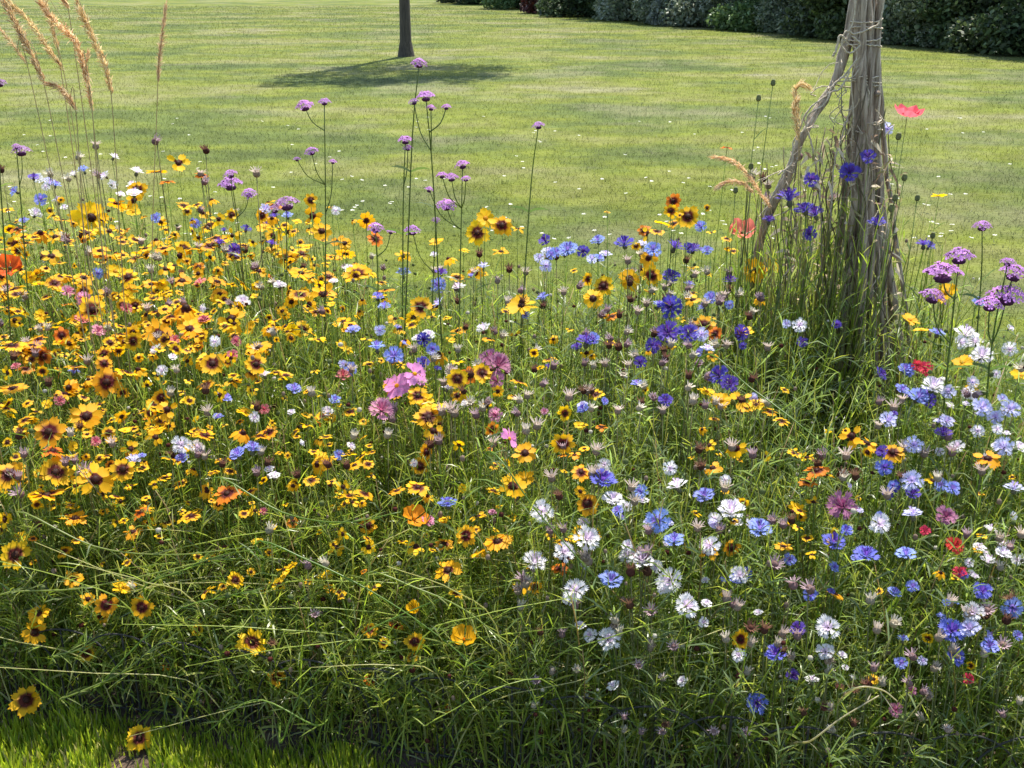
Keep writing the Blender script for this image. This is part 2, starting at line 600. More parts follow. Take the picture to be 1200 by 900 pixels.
def papery_head(seed, c=(0.36, 0.27, 0.20), tip=(0.55, 0.45, 0.40), open_=0.5):
    """spent cornflower: ovoid scaly head with a ragged papery crown"""
    r = random.Random(seed)
    A = Acc()
    A.add(*egg(0.55, 1.1, np.array(c) * 0.75, -0.9, 5, 8, np.array(c)))
    for i in range(16):
        th = 6.283 * i / 16 + r.uniform(-0.15, 0.15)
        d = np.array([math.cos(th), math.sin(th), 0])
        s = np.array([-math.sin(th), math.cos(th), 0])
        b = d * 0.4 + [0, 0, 0.0]
        e = d * (0.4 + open_ * r.uniform(0.6, 1.3)) + [0, 0, r.uniform(0.25, 0.75)]
        A.add([b - s * 0.1, b + s * 0.1, e + s * 0.06, e - s * 0.04], [[0, 1, 2], [0, 2, 3]], np.array(tip) * r.uniform(0.75, 1.15))
    return A.get()


def xf(V, p, n, s, spin=0.0):
    """place head vertices: +Z to n, scale s, at p"""
    q = Vector(n).to_track_quat('Z', 'Y') @ Quaternion((0, 0, 1), spin)
    R = np.array(q.to_matrix())
    return (np.asarray(V) * s) @ R.T + np.asarray(p)


# ------------------------------------------------------------------ the setting: lawn, bed, front grass
S = 400.0
gv = [(-S, -S, 0), (S, -S, 0), (S, S, 0), (-S, S, 0)]
tag(link("lawn_ground", mesh_of("lawn_ground", gv, [[0, 1, 2], [0, 2, 3]], None, M_LAWN)), kind="structure")

xs = np.linspace(-3, 3, 121)
A = Acc()
cols = 26
bv = []
for x in xs:
    f, b = front(x) - 0.015, back(x) + 0.06
    for k in range(cols):
        y = f + (b - f) * k / (cols - 1)
        z = 0.006 + (0 if k in (0, cols - 1) else 0.012 + 0.010 * math.sin(x * 31 + k) * math.sin(k * 2.3 + x * 17) + 0.012 * random.random())
        bv.append((x, y, z))
bt = []
for i in range(len(xs) - 1):
    for k in range(cols - 1):
        a = i * cols + k
        bt += [[a, a + cols, a + cols + 1], [a, a + cols + 1, a + 1]]
tag(link("bed_soil", mesh_of("bed_soil", bv, bt, None, M_SOIL, True)), kind="structure")
# bare earth gap in the grass strip
gp = G(158, 893)
pv = [(gp[0], gp[1], 0.008)]
for k in range(20):
    a = 6.283 * k / 20
    rr = 1 + 0.18 * math.sin(3 * a + 1) + 0.1 * math.sin(7 * a)
    pv.append((gp[0] + 0.062 * rr * math.cos(a), gp[1] - 0.03 + 0.075 * rr * math.sin(a), 0.005))
tag(link("bare_soil", mesh_of("bare_soil", pv, [[0, 1 + k, 1 + (k + 1) % 20] for k in range(20)], None, M_SOIL, True)), kind="structure")

# lawn grass behind the bed, denser near
N = 420000
yy = 2.0 + 40 * rng.random(N) ** 2.3
xx = (rng.random(N) - 0.5) * (2.0 + yy * 1.35)
keep = yy > back(xx) + 0.03
xx, yy = xx[keep], yy[keep]
N = len(xx)
sz = np.interp(yy, [2, 6, 18, 42], [1, 1.5, 2.6, 5.5])
az = rng.random(N) * 6.283; ln = rng.uniform(0.1, 0.9, N)
d = norm(np.stack([np.cos(az) * ln, np.sin(az) * ln, np.ones(N)], 1))
tone = rng.choice([0.85, 1.0, 1.12, 1.3], N)[:, None] * np.ones((1, 3)) * np.where(rng.random(N)[:, None] < 0.12, [[1.25, 1.1, 1.5]], [[1, 1, 1]])
V, T, C = blades(np.stack([xx, yy, np.zeros(N)], 1), d, rng.uniform(0.018, 0.04, N) * sz ** 0.5, 0.0026 * sz, 0.3, tone, 1)
tag(link("lawn_grass", mesh_of("lawn_grass", V, T, C, M_BLADE)), "short mown lawn grass stretching away behind the flower bed", "grass", kind="stuff")

# grass strip in front of the bed
N = 80000
xx = rng.uniform(-1.5, 1.4, N)
yy = front(xx) + 0.03 - rng.random(N) ** 1.0 * 0.5
edge = front(xx) + 0.02 + 0.03 * hill(xx, yy * 0 + 1, 23, 2)
keep = (yy < edge) & (((xx - gp[0]) / 0.055) ** 2 + ((yy - gp[1] + 0.03) / 0.06) ** 2 > 1.0 * rng.random(N) ** 0.6)
keep &= rng.random(N) < np.interp(xx, [-1.0, -0.2, -0.05, 0.1, 1], [1, 1, 0.85, 0.4, 0.2])
xx, yy = xx[keep], yy[keep]; N = len(xx)
az = rng.random(N) * 6.283; ln = rng.uniform(0.0, 0.35, N)
d = norm(np.stack([np.cos(az) * ln, np.sin(az) * ln, np.ones(N)], 1))
col = np.array([[0.42, 0.47, 0.04], [0.30, 0.38, 0.04], [0.50, 0.50, 0.09], [0.18, 0.26, 0.04], [0.42, 0.36, 0.2]])[rng.choice(5, N, p=[0.3, 0.28, 0.17, 0.17, 0.08])]
V, T, C = blades(np.stack([xx, yy, np.zeros(N)], 1), d, rng.uniform(0.015, 0.05, N) * (1 + 0.35 * hill(xx, yy, 19, 4)), 0.0035, 0.12, col, 2)
tag(link("verge_grass", mesh_of("verge_grass", V, T, C, M_LEAF)), "bright sunlit grass strip along the front edge of the bed", "grass", kind="stuff")


# ------------------------------------------------------------------ tree and shrubs beyond the lawn
def leaf_cloud(centres, radii, n, size, cols, flat=0.9):
    """n leaves spread through overlapping clumps, thinner towards the outside"""
    centres = np.array(centres); radii = np.array(radii)
    k = rng.choice(len(centres), n, p=radii ** 2 / (radii ** 2).sum())
    v = norm(rng.normal(size=(n, 3))) * (rng.random(n) ** 0.45)[:, None]
    v[:, 2] *= flat
    p = centres[k] + v * radii[k][:, None]
    d = norm(rng.normal(size=(n, 3)) + np.array([0, 0, 0.3]))
    c = np.array(cols)[rng.integers(0, len(cols), n)] * rng.uniform(0.75, 1.25, (n, 1))
    s = size * rng.uniform(0.6, 1.3, n)
    return blades(p, d, s, s * 0.55, 0.2, c, 2)


def limb(p0, p1, r0, r1, wob=0.1, n=7):
    t = np.linspace(0, 1, n)[:, None]
    path = np.array(p0) + (np.array(p1) - np.array(p0)) * t
    path[1:-1] += rng.normal(size=(n - 2, 3)) * wob * 0.3
    return path[None], np.linspace(r0, r1, n)[None]


tb = G(476, 66)
tree = empty("lawn_tree", tb); tree.scale = (0.9, 1.0, 1.95)
tag(tree, "slim brown trunk of the lone young tree standing on the lawn", "tree")
A = Acc()
rads = np.array([0.17, 0.105, 0.085, 0.078, 0.07, 0.06, 0.045, 0.02])
A.add(*tubes(np.array([[[0, 0, -0.03], [0, 0, 0.12], [0.01, 0, 0.7], [0.0, 0.02, 1.4], [0.03, 0, 2.1], [0.06, 0.03, 2.9], [0.02, 0, 3.8], [0, 0, 4.6]]], float), rads[None], (1, 1, 1), 10))
cc, cr_ = [], []
for k in range(13):
    a = k * 2.4; z0 = 1.9 + k * 0.17; rr = 1.45 - 0.05 * k
    e = np.array([math.cos(a) * rr, math.sin(a) * rr * 0.85, z0 + 0.9])
    A.add(*tubes(*limb((0.03, 0.01, z0), e, 0.035, 0.008, 0.15), (1, 1, 1), 6))
    cc += [e, e * [0.6, 0.6, 1] + [0, 0, 0.2]]; cr_ += [0.52, 0.5]
cc += [(0, 0, 4.3), (0.3, 0.2, 4.8)]; cr_ += [0.8, 0.6]
V, T, C = A.get()
link("trunk", mesh_of("tree_trunk", V, T, None, M_TRUNK, True), tree)
cc = [np.array(c_) + [0.95 + 0.5 * (i_ % 3), 0.3 * ((i_ * 5) % 3) - 0.3, 0.1 * (i_ % 4)] for i_, c_ in enumerate(cc)]; cr_ = [q_ * (0.6 + 0.5 * ((i_ * 7) % 5) / 4) for i_, q_ in enumerate(cr_)]
V, T, C = leaf_cloud(cc, cr_, 6500, 0.11, [(0.07, 0.13, 0.025), (0.10, 0.17, 0.03), (0.05, 0.10, 0.02)])
link("crown", mesh_of("tree_crown", V, T, C, M_SHRUB), tree)

shrub_protos = {}


def shrub_mesh(key, cols, leaf, n, R, Ht):
    if key in shrub_protos: return shrub_protos[key]
    cc, rr = [], []
    rs = random.Random(hash(key) % 1000 if isinstance(key, int) else len(key))
    for i in range(34):
        a = rs.uniform(0, 6.283); q = math.sqrt(rs.random()) * R * 0.85; z = rs.uniform(0.02, 0.92) * Ht if i > 8 else 0.25
        q *= 1 - 0.45 * (z / Ht) ** 2
        cc.append((q * math.cos(a), q * math.sin(a), z)); rr.append(rs.uniform(0.22, 0.42) * R)
    V, T, C = leaf_cloud(cc, rr, int(n * 1.7), leaf, cols)
    V[:, 2] = np.maximum(V[:, 2], 0.02)
    A = Acc()
    for i in range(9):
        a = rs.uniform(0, 6.283); e = cc[i * 2]
        A.add(*tubes(*limb((0.1 * math.cos(a), 0.1 * math.sin(a), -0.02), e, 0.035, 0.01, 0.2), (1, 1, 1), 5))
    v2, t2, _ = A.get()
    shrub_protos[key] = (mesh_of("shrub_leaves", V, T, C, M_SHRUB), mesh_of("shrub_stems", v2, t2, None, M_TRUNK))
    return shrub_protos[key]


KS = {
    "grey": ([(0.18, 0.22, 0.14), (0.28, 0.31, 0.23), (0.10, 0.14, 0.07)], 0.085, 16000, 1.25, 2.3),
    "dark": ([(0.05, 0.08, 0.03), (0.09, 0.13, 0.05), (0.035, 0.055, 0.022)], 0.085, 14000, 1.3, 2.5),
    "red": ([(0.09, 0.022, 0.018), (0.14, 0.04, 0.03), (0.05, 0.02, 0.015)], 0.12, 8000, 1.1, 1.9),
    "bright": ([(0.08, 0.14, 0.04), (0.14, 0.20, 0.07)], 0.085, 14000, 1.2, 2.4),
    "silver": ([(0.25, 0.28, 0.24), (0.16, 0.19, 0.15)], 0.12, 5000, 0.6, 1.0),
}
hedge = [
    (560, -8, "dark", 1.2, "dark green shrub, farthest left of the border behind the lawn"),
    (612, -2, "bright", 1.0, "mid green shrub just left of the dark red shrub"),
    (655, 3, "red", 1.0, "dark red leaved shrub in the border behind the lawn"),
    (705, 8, "dark", 1.05, "dark shrub between the dark red one and the grey ones"),
    (752, 12, "grey", 1.0, "grey green bush behind the little silvery shrub"),
    (800, 16, "grey", 0.95, "second grey green bush from the dark red shrub"),
    (850, 20, "grey", 1.0, "third grey green bush from the dark red shrub"),
    (900, 23, "bright", 0.9, "greener bush two places left of the wooden poles"),
    (950, 27, "grey", 0.95, "grey green bush just left of the wooden pole tops"),
    (1000, 31, "dark", 0.95, "dark bush straight behind the wooden pole tops"),
    (1048, 33, "bright", 0.9, "leafy green bush just right of the wooden pole tops"),
    (1095, 36, "grey", 0.9, "grey green bush beyond the red poppy"),
    (1140, 38, "dark", 0.9, "dark bush second from the right end of the border"),
    (1190, 40, "dark", 0.9, "very dark bush where the border meets the photo's right edge"),
    (1250, 44, "dark", 0.9, "dark bush cut off at the right end of the border"),
]
for px, py, k, s, lab in hedge:
    g = G(px, py + 13 + max(0, px - 950) * 0.035)
    lk, st = shrub_mesh(k, *KS[k])
    R = KS[k][3] * s
    g = g + np.array([0.0, R * 0.55, 0])
    sh = empty("shrub", g)
    sh.rotation_euler = (0, 0, random.uniform(0, 6.28))
    s *= random.uniform(0.95, 1.12)
    sh.scale = (s * 1.1, s * 1.1, s)
    tag(sh, lab, "shrub", "shrubs in the border beyond the lawn")
    link("leaves", lk, sh); link("stem", st, sh)
# second, taller row closes the gaps
for i, (px, py) in enumerate([(600, -12), (680, -4), (770, 4), (850, 10), (940, 15), (1020, 20), (1110, 25), (1200, 29)]):
    g = G(px, py)
    lk, st = shrub_mesh("dark", *KS["dark"])
    sh = empty("shrub", g + np.array([0, 1.8, 0])); s = random.uniform(1.15, 1.35)
    sh.scale = (s * 1.2, s * 1.1, s); sh.rotation_euler = (0, 0, random.uniform(0, 6.28))
    tag(sh, "tall dark shrub in the shady back row of the border", "shrub", "dark back row of the border")
    link("leaves", lk, sh); link("stem", st, sh)
lk, st = shrub_mesh("silver", *KS["silver"])
for px, py, s, lab in ((782, 30, 0.75, "small silvery white shrub at the foot of the grey bushes"), (1188, 56, 0.9, "pale silvery shrub low down at the border's right end")):
    sh = empty("shrub", G(px, py)); sh.scale = (s, s, s)
    tag(sh, lab, "shrub", "silvery shrubs"); link("leaves", lk, sh); link("stem", st, sh)

# ------------------------------------------------------------------ mass of stems and leaves in the bed (nobody could count it)
NS = 11500
X = rng.uniform(-1.9, 1.9, NS * 2); t = rng.random(NS * 2)
fy, by = front(X) + 0.015, back(X)
Y = fy + (by - fy) * t ** 0.95
k = rng.random(NS * 2) < 0.5 + 0.5 * (rng.random(NS * 2) < 0.2)
X, Y = X[:NS], Y[:NS]
hh = canopy(X, Y) * rng.uniform(0.55, 1.04, NS)
hh[(X / Y > 0.335) & (X / Y < 0.395) & (Y > 1.62) & (Y < 2.3)] *= 0.55      # thin growth before the poles
edge_k = (Y - front(X)) < 0.25
lean = rng.normal(size=(NS, 2)) * 0.10
lean[edge_k, 1] -= 0.10 * rng.random(edge_k.sum())
# wind-laid growth at the left leans to the right
left = np.clip((-X - 0.1) / 0.6, 0, 1) * np.clip(1 - (Y - front(X)) / 0.6, 0, 1)
lean[:, 0] += left * rng.normal(0.12, 0.25, NS)
S_ = 6
tt = np.linspace(0, 1, S_)
base = np.stack([X, Y, np.zeros(NS)], 1)
paths = base[:, None, :] + np.zeros((NS, S_, 3))
paths[:, :, 0] += lean[:, 0:1] * tt ** 1.8 * hh[:, None] * 1.4 + rng.normal(size=(NS, 1)) * 0.008 * np.sin(tt * 6)
paths[:, :, 1] += lean[:, 1:2] * tt ** 1.8 * hh[:, None] * 1.4
paths[:, :, 2] += tt * hh[:, None] * (1 - 0.35 * np.minimum((lean ** 2).sum(1), 0.6))[:, None]
scol = GREENS[rng.choice(6, NS, p=[0.2, 0.25, 0.2, 0.1, 0.1, 0.15])] * rng.uniform(0.8, 1.15, (NS, 1))
dryk = rng.random(NS) < 0.09
scol[dryk] = np.array([0.33, 0.26, 0.14]) * rng.uniform(0.7, 1.2, (dryk.sum(), 1))
V, T, C = tubes(paths, np.linspace(0.0017, 0.0008, S_)[None] * rng.uniform(0.8, 1.3, (NS, 1)), scol)
tag(link("flower_stems", mesh_of("flower_stems", V, T, C, M_LEAF)), "dense tangle of thin green stems filling the whole flower bed", "stems", kind="stuff")

nq = 105
A = Acc(); A.add(V, T, C)
for k_ in range(nq):
    x0 = rng.uniform(-1.0, 0.15); y0 = float(front(x0)) + rng.uniform(0.0, 0.2); sg = rng.choice([-1, 1], p=[0.35, 0.65])
    ln_ = rng.uniform(0.15, 0.5); z0 = rng.uniform(0.12, 0.36); rise_ = rng.uniform(-0.12, 0.14)
    q_ = smooth_path([(x0, y0, 0), (x0 + sg * ln_ * 0.15, y0, z0 * 0.8), (x0 + sg * ln_ * 0.5, y0 - 0.03, z0 + rise_ * 0.3), (x0 + sg * ln_, y0 - rng.uniform(0, 0.08), z0 + rise_)], 12)
    A.add(*tubes(q_[None], np.linspace(0.0015, 0.0007, 12)[None], np.array([(0.40, 0.46, 0.13), (0.30, 0.38, 0.08), (0.50, 0.48, 0.24)][k_ % 3]), 4))
    t_ = rng.integers(3, 12, 9)
    A.add(*blades(q_[t_], norm(rng.normal(size=(9, 3)) + [sg * 0.8, 0, 0.3]), rng.uniform(0.02, 0.05, 9), 0.0018, 0.2, (0.34, 0.42, 0.10), 2))
bpy.data.objects["flower_stems"].data = mesh_of("flower_stems", *A.get(), M_LEAF)

# narrow leaves along those stems
per = 22
NL = NS * per
si = np.repeat(np.arange(NS), per)
tl = rng.random(NL) ** 0.55
f = tl * (S_ - 1); i0 = np.minimum(f.astype(int), S_ - 2); fr = (f - i0)[:, None]
bp = paths[si, i0] * (1 - fr) + paths[si, i0 + 1] * fr
az = rng.random(NL) * 6.283; ln = rng.uniform(0.35, 1.5, NL)
d = norm(np.stack([np.cos(az) * ln, np.sin(az) * ln, np.ones(NL)], 1))
grey = np.clip((X[si] - 0.0) / 0.5 + 0.3, 0.1, 0.6) > rng.random(NL)
lc = GREENS[rng.choice(6, NL, p=[0.2, 0.25, 0.22, 0.13, 0.08, 0.12])] * rng.uniform(0.75, 1.25, (NL, 1))
lc[grey] = np.array([0.21, 0.27, 0.12]) * rng.uniform(0.7, 1.3, (grey.sum(), 1))
L_ = rng.uniform(0.02, 0.065, NL) * np.where(grey, 1.15, 1.0)
W_ = np.where(grey, rng.uniform(0.0016, 0.0034, NL), rng.uniform(0.0011, 0.0024, NL))
V, T, C = blades(bp, d, L_, W_, rng.uniform(0.1, 0.6, NL), lc, 2)
tag(link("narrow_leaves", mesh_of("narrow_leaves", V, T, C, M_LEAF)), "feathery narrow green leaves crowding between the bed's stems", "leaves", kind="stuff")

# long loose grass blades poking through
NB = 2200
X2 = rng.uniform(-1.9, 1.9, NB); Y2 = front(X2) + (back(X2) - front(X2)) * rng.random(NB) ** 1.2
az = rng.random(NB) * 6.283; ln = rng.uniform(0.05, 0.55, NB)
d = norm(np.stack([np.cos(az) * ln, np.sin(az) * ln, np.ones(NB)], 1))
V, T, C = blades(np.stack([X2, Y2, np.zeros(NB)], 1), d, canopy(X2, Y2) * rng.uniform(0.6, 1.1, NB), rng.uniform(0.0018, 0.0042, NB), rng.uniform(0.05, 0.3, NB),
                 GREENS[rng.choice(6, NB)] * 1.15, 5)
tag(link("long_grass", mesh_of("long_grass", V, T, C, M_LEAF)), "long loose grass blades growing up among the flowers", "grass", kind="stuff")
# leafy undergrowth low in the bed's front
NU = 21000
X3 = rng.uniform(-1.6, 1.6, NU); Y3 = front(X3) + 0.005 + 0.35 * rng.random(NU) ** 1.3
z3 = rng.random(NU) ** 1.5 * canopy(X3, Y3) * 0.75
d = norm(np.stack([rng.normal(size=NU), rng.normal(size=NU) - 0.4, rng.normal(size=NU) * 0.6 + 0.5], 1))
V, T, C = blades(np.stack([X3, Y3, z3], 1), d, rng.uniform(0.02, 0.05, NU), rng.uniform(0.0016, 0.0042, NU), 0.3,
                 GREENS[rng.choice(6, NU)] * rng.uniform(0.7, 1.1, (NU, 1)), 3)
tag(link("undergrowth", mesh_of("undergrowth", V, T, C, M_LEAF)), "leafy undergrowth low along the shaded front of the bed", "undergrowth", kind="stuff")
# tiny buds on the tips
NT = 5200
ii = rng.choice(NS, NT)
jj = rng.integers(3, 6, NT)
A = Acc()
bud_kinds = [egg(0.5, 1.0, np.array([0.16, 0.20, 0.07]), 0, 3, 5), egg(0.5, 0.8, np.array([0.10, 0.03, 0.02]), 0, 3, 5), egg(0.45, 1.1, np.array([0.32, 0.24, 0.17]), 0, 3, 5), egg(0.5, 0.8, np.array([0.55, 0.52, 0.42]), 0, 3, 5)]
for q, w_ in zip(ii, jj):
    V, T, C = bud_kinds[int(rng.choice(4, p=[0.33, 0.27, 0.24, 0.16]))]
    A.add(V * rng.uniform(0.006, 0.012) + paths[q, w_] + rng.normal(size=3) * [0.014, 0.014, 0.012], T, C)
V, T, C = A.get()
tag(link("flower_buds", mesh_of("flower_buds", V, T, C, M_DRY)), "tiny closed buds dotted over the tops of the stems", "buds", kind="stuff")

# ------------------------------------------------------------------ wire edging along the front
fence = empty("wire_edging", (0, front(0) + 0.02, 0))
tag(fence, "low black wire hoop edging along the front of the bed", "edging")


def wire(name, pts, r):
    path = smooth_path(pts, max(6, 5 * len(pts)))
    path = path - np.array([0, front(0) + 0.02, 0])
    V, T, C = tubes(path[None], np.full((1, len(path)), r), (1, 1, 1), 6)
    return link(name, mesh_of(name, V, T, None, M_WIRE, True), fence)


hx = -1.02
while hx < 0.9:
    W = 0.15; yf = lambda q: float(front(q)) + 0.02
    pts = []
    for a in np.linspace(0, math.pi, 9):
        q = hx + W * (1 - math.cos(a)) / 2 * 1.35
        pts.append((q, yf(q), 0.09 + 0.105 * math.sin(a)))
    pts = [(pts[0][0], pts[0][1], -0.03)] + pts + [(pts[-1][0], pts[-1][1], -0.03)]
    wire("hoop", pts, 0.0018)
    wire("upright", [(hx + 0.1, yf(hx + 0.1) + 0.004, -0.04), (hx + 0.1, yf(hx + 0.1) + 0.004, 0.19)], 0.0018)
    hx += 0.115
wire("rail", [(q, float(front(q)) + 0.023, 0.03) for q in np.linspace(-1.02, 1.0, 14)], 0.0018)

# ------------------------------------------------------------------ the tied wooden poles
YP = 2.22
sup = empty("pole_wigwam", (P(1000, 520, YP)[0], YP, 0))
tag(sup, "tied bundle of weathered wooden poles wound with pale twine", "plant support")
off = np.array([P(1000, 520, YP)[0], YP, 0])


def pole(pts, rad, name="pole", n=26, mat=M_BARK, sides=9, rough=0.12):
    path = smooth_path(pts, n) - off
    r = np.interp(np.linspace(0, 1, n), np.linspace(0, 1, len(rad)), rad) * (1 + rough * rng.normal(size=n) * 0.5)
    path = path + rng.normal(size=(n, 3)) * (0.0012 if mat in (M_BARK, M_BARK2) else 0.0005)
    V, T, C = tubes(path[None], r[None], (1, 1, 1), sides)
    V = V + rng.normal(size=V.shape) * r.mean() * 0.09
    return link(name, mesh_of(name, V, T, None, mat, True), sup)


def PP(lst, leg=False):
    """readings of a pole; the bundle is tied tight towards its top"""
    out = []
    for a, b, c in lst:
        if not leg: a = 1016 + (a - 1016) * float(np.interp(b, [-200, 0, 200, 290, 400], [0.5, 0.58, 0.66, 0.9, 1.1]))
        out.append(P(a, b, YP + c))
    return out


pole(PP([(985, 556, 0.02), (992, 430, 0.01), (1000, 300, 0.0), (1008, 180, 0), (1014, 60, 0.0), (1020, -60, 0), (1030, -190, 0)]), [0.022, 0.021, 0.017, 0.015, 0.014, 0.012], mat=M_BARK2)
pole(PP([(1058, 548, 0.06), (1052, 430, 0.06), (1040, 300, 0.05), (1030, 180, 0.04), (1025, 60, 0.02), (1020, -60, 0.0), (1010, -170, -0.02)]), [0.013, 0.013, 0.012, 0.011, 0.010, 0.008])
pole(PP([(1026, 528, 0.14), (1024, 400, 0.12), (1021, 260, 0.08), (1018, 120, 0.05), (1012, 0, 0.03), (1005, -120, 0.0)]), [0.012, 0.012, 0.011, 0.010, 0.008], mat=M_BARK2)
pole(PP([(862, 520, 0.2), (874, 380, 0.13), (895, 268, 0.03), (924, 206, -0.02), (941, 158, -0.03), (972, 108, -0.02), (993, 50, -0.01), (1006, -30, 0), (1022, -140, 0.02)], True), [0.007, 0.008, 0.009, 0.0085, 0.010, 0.009, 0.0105, 0.008], rough=0.3)
pole(PP([(1003, 560, -0.06), (1004, 400, -0.03), (1003, 250, -0.02), (1002, 120, -0.02), (1000, 20, -0.02), (1000, -90, -0.01)]), [0.010, 0.011, 0.012, 0.012, 0.009])
pole(PP([(1040, 560, -0.04), (1036, 400, -0.02), (1034, 260, 0.0), (1033, 130, 0.0), (1036, 40, 0.0), (1046, -20, 0.0), (1052, -60, 0.01)]), [0.007, 0.008, 0.008, 0.007, 0.005])
# cut knot on the main pole
for k_, (xa, xb, da, rr_) in enumerate(((990, 1006, -0.045, .0075), (1012, 1010, -0.05, .008), (1024, 1020, -0.035, .007), (1048, 1030, 0.02, .007), (1016, 1024, 0.0, .009), (972, 998, 0.0, .006), (1034, 1014, -0.03, .006), (998, 1016, -0.03, .005), (1062, 1034, 0.05, .005))):
    pole(PP([(xa - 3, 560, da * 1.4), (xa + random.uniform(-3, 3), 420, da * 1.2), (xa + (xb - xa) * .4 + random.uniform(-3, 3), 270, da), (xa + (xb - xa) * .8 + random.uniform(-3, 3), 120, da), (xb, 20, da * .8), (xb + (xb - xa) * .4 + random.uniform(-6, 6), -90, da * .5)]), [rr_ * 1.1, rr_, rr_ * 1.1, rr_ * .9, rr_ * .7], rough=0.25)
V, T, C = egg(0.007, 0.014, np.array([1, 1, 1]), 0, 5, 8)
link("knot", mesh_of("knot", xf(V, P(1024, 110, YP - 0.02) - off, (1, -0.3, 0.1), 1.0), T, None, M_BARK, True), sup)


def twine(pts, r=0.0014, name="twine"):
    return pole(pts, [r], name, n=len(pts) * 8, mat=M_TWINE, sides=6, rough=0.1)


def wrap(yc, x0, x1, turns, slope=6, deep=0.055):
    pts = []
    for k in range(int(turns * 8) + 1):
        a = k / 8 * 2 * math.pi
        x = (x0 + x1) / 2 + (x1 - x0) / 2 * math.cos(a)
        y = yc + slope * k / 8 + 2.5 * math.sin(a * 1.3)
        pts.append(P(x, y, YP - deep * math.sin(a) + 0.01))
    return pts


twine(wrap(22, 994, 1034, 2.0, 9))
twine(wrap(44, 988, 1033, 1.6, 8))
twine(wrap(88, 978, 1032, 2.2, 7))
twine(wrap(336, 978, 1018, 3.0, 7, 0.045))
twine(wrap(412, 975, 1015, 2.0, 7, 0.045))
twine(wrap(140, 995, 1034, 1.2, 10))
FRN = -0.055
twine([P(a, b, YP + FRN) for a, b in [(1003, 0), (1000, 25), (992, 48), (1004, 60), (998, 95), (1000, 140), (996, 190), (998, 250), (996, 320), (1000, 380)]])
twine([P(a, b, YP + FRN) for a, b in [(1037, -5), (1031, 25), (1022, 32), (1002, 40), (992, 36), (986, 52), (996, 62), (1008, 52), (998, 42)]], 0.0018)
twine([P(a, b, YP + FRN - 0.01) for a, b in [(1004, 70), (990, 88), (978, 98), (968, 112), (952, 124), (942, 138), (936, 156), (930, 178), (922, 196), (914, 212), (900, 240)]], 0.002)
twine([P(a, b, YP + FRN - 0.015) for a, b in [(996, 84), (984, 104), (974, 108), (966, 122), (948, 134), (944, 150), (930, 165), (928, 190), (912, 205)]], 0.0018)
twine([P(a, b, YP + FRN) for a, b in [(1010, 84), (1018, 110), (1014, 150), (1020, 190), (1015, 240), (1018, 300)]])
twine([P(a, b, YP + FRN) for a, b in [(986, 52), (990, 46), (984, 42), (980, 58), (976, 66)]], 0.0025)
twine([P(a, b, YP + FRN) for a, b in [(1000, 120), (990, 150), (978, 190), (975, 230), (972, 270)]], 0.0018)
twine([P(a, b, YP + FRN) for a, b in [(942, 140), (950, 165), (957, 200), (962, 240)]], 0.0018)

for k_ in range(22):
    t0 = random.random()
    cx, cy = (1012 + random.uniform(-22, 22), random.uniform(15, 260)) if k_ % 2 else (np.interp(t0, [0, 1], [990, 915]), np.interp(t0, [0, .4, 1], [60, 130, 225]))
    q_ = []
    for j_ in range(6):
        q_.append(P(cx, cy, YP + FRN + random.uniform(-0.012, 0.01)))
        cx += random.uniform(-13, 13) + (-5 if not k_ % 2 else 0); cy += random.uniform(-4, 17)
    twine(q_, random.uniform(0.0007, 0.0012))
# dried climber tangled on the poles
cl = empty("dried_climber", (off[0], off[1] - 0.02, 0))
tag(cl, "tangle of dried pale vine stems climbing the wooden poles", "climbing plant")
A = Acc()
r = random.Random(5)
for k in range(44):
    x = r.uniform(915, 1050); y = r.uniform(250, 330) if x > 985 else r.uniform(300, 380)
    pts = [(x + r.uniform(-15, 15), 520)]
    cy = 520
    topy = np.interp(x, [915, 960, 1000, 1050], [230, 150, 120, 200]) + r.uniform(0, 70)
    while cy > topy:
        cy -= r.uniform(22, 45); x += r.uniform(-11, 11); pts.append((x, cy))
    Yd = YP + r.uniform(-0.07, 0.02)
    q = smooth_path([P(a, b, Yd + r.uniform(-0.01, 0.01)) for a, b in pts], len(pts) * 4)
    q[0][2] = 0.0
    c = random.Random(k).choice([(0.34, 0.29, 0.18), (0.26, 0.27, 0.12), (0.42, 0.36, 0.25), (0.20, 0.17, 0.11)])
    A.add(*tubes((q - np.array(cl.location))[None], np.linspace(0.0022, 0.001, len(q))[None], c, 4))
V, T, C = A.get(); link("stem", mesh_of("vine_stems", V, T, C, M_DRY), cl)
A = Acc()
nb = 520
px_ = rng.uniform(915, 1055, nb); py_ = np.interp(px_, [915, 960, 1000, 1055], [235, 165, 130, 200]) + rng.random(nb) ** 1.2 * 190
b_ = np.array([P(a, b, YP + rng.uniform(-0.09, 0.02)) for a, b in zip(px_, py_)]) - np.array(cl.location)
A.add(*blades(b_, norm(rng.normal(size=(nb, 3))), rng.uniform(0.012, 0.035, nb), rng.uniform(0.003, 0.009, nb), 0.4,
              np.array([(0.42, 0.34, 0.22), (0.26, 0.25, 0.10), (0.5, 0.44, 0.32), (0.2, 0.14, 0.09)])[rng.integers(0, 4, nb)], 2))
V, T, C = A.get(); link("leaves", mesh_of("vine_leaves", V, T, C, M_DRY), cl)

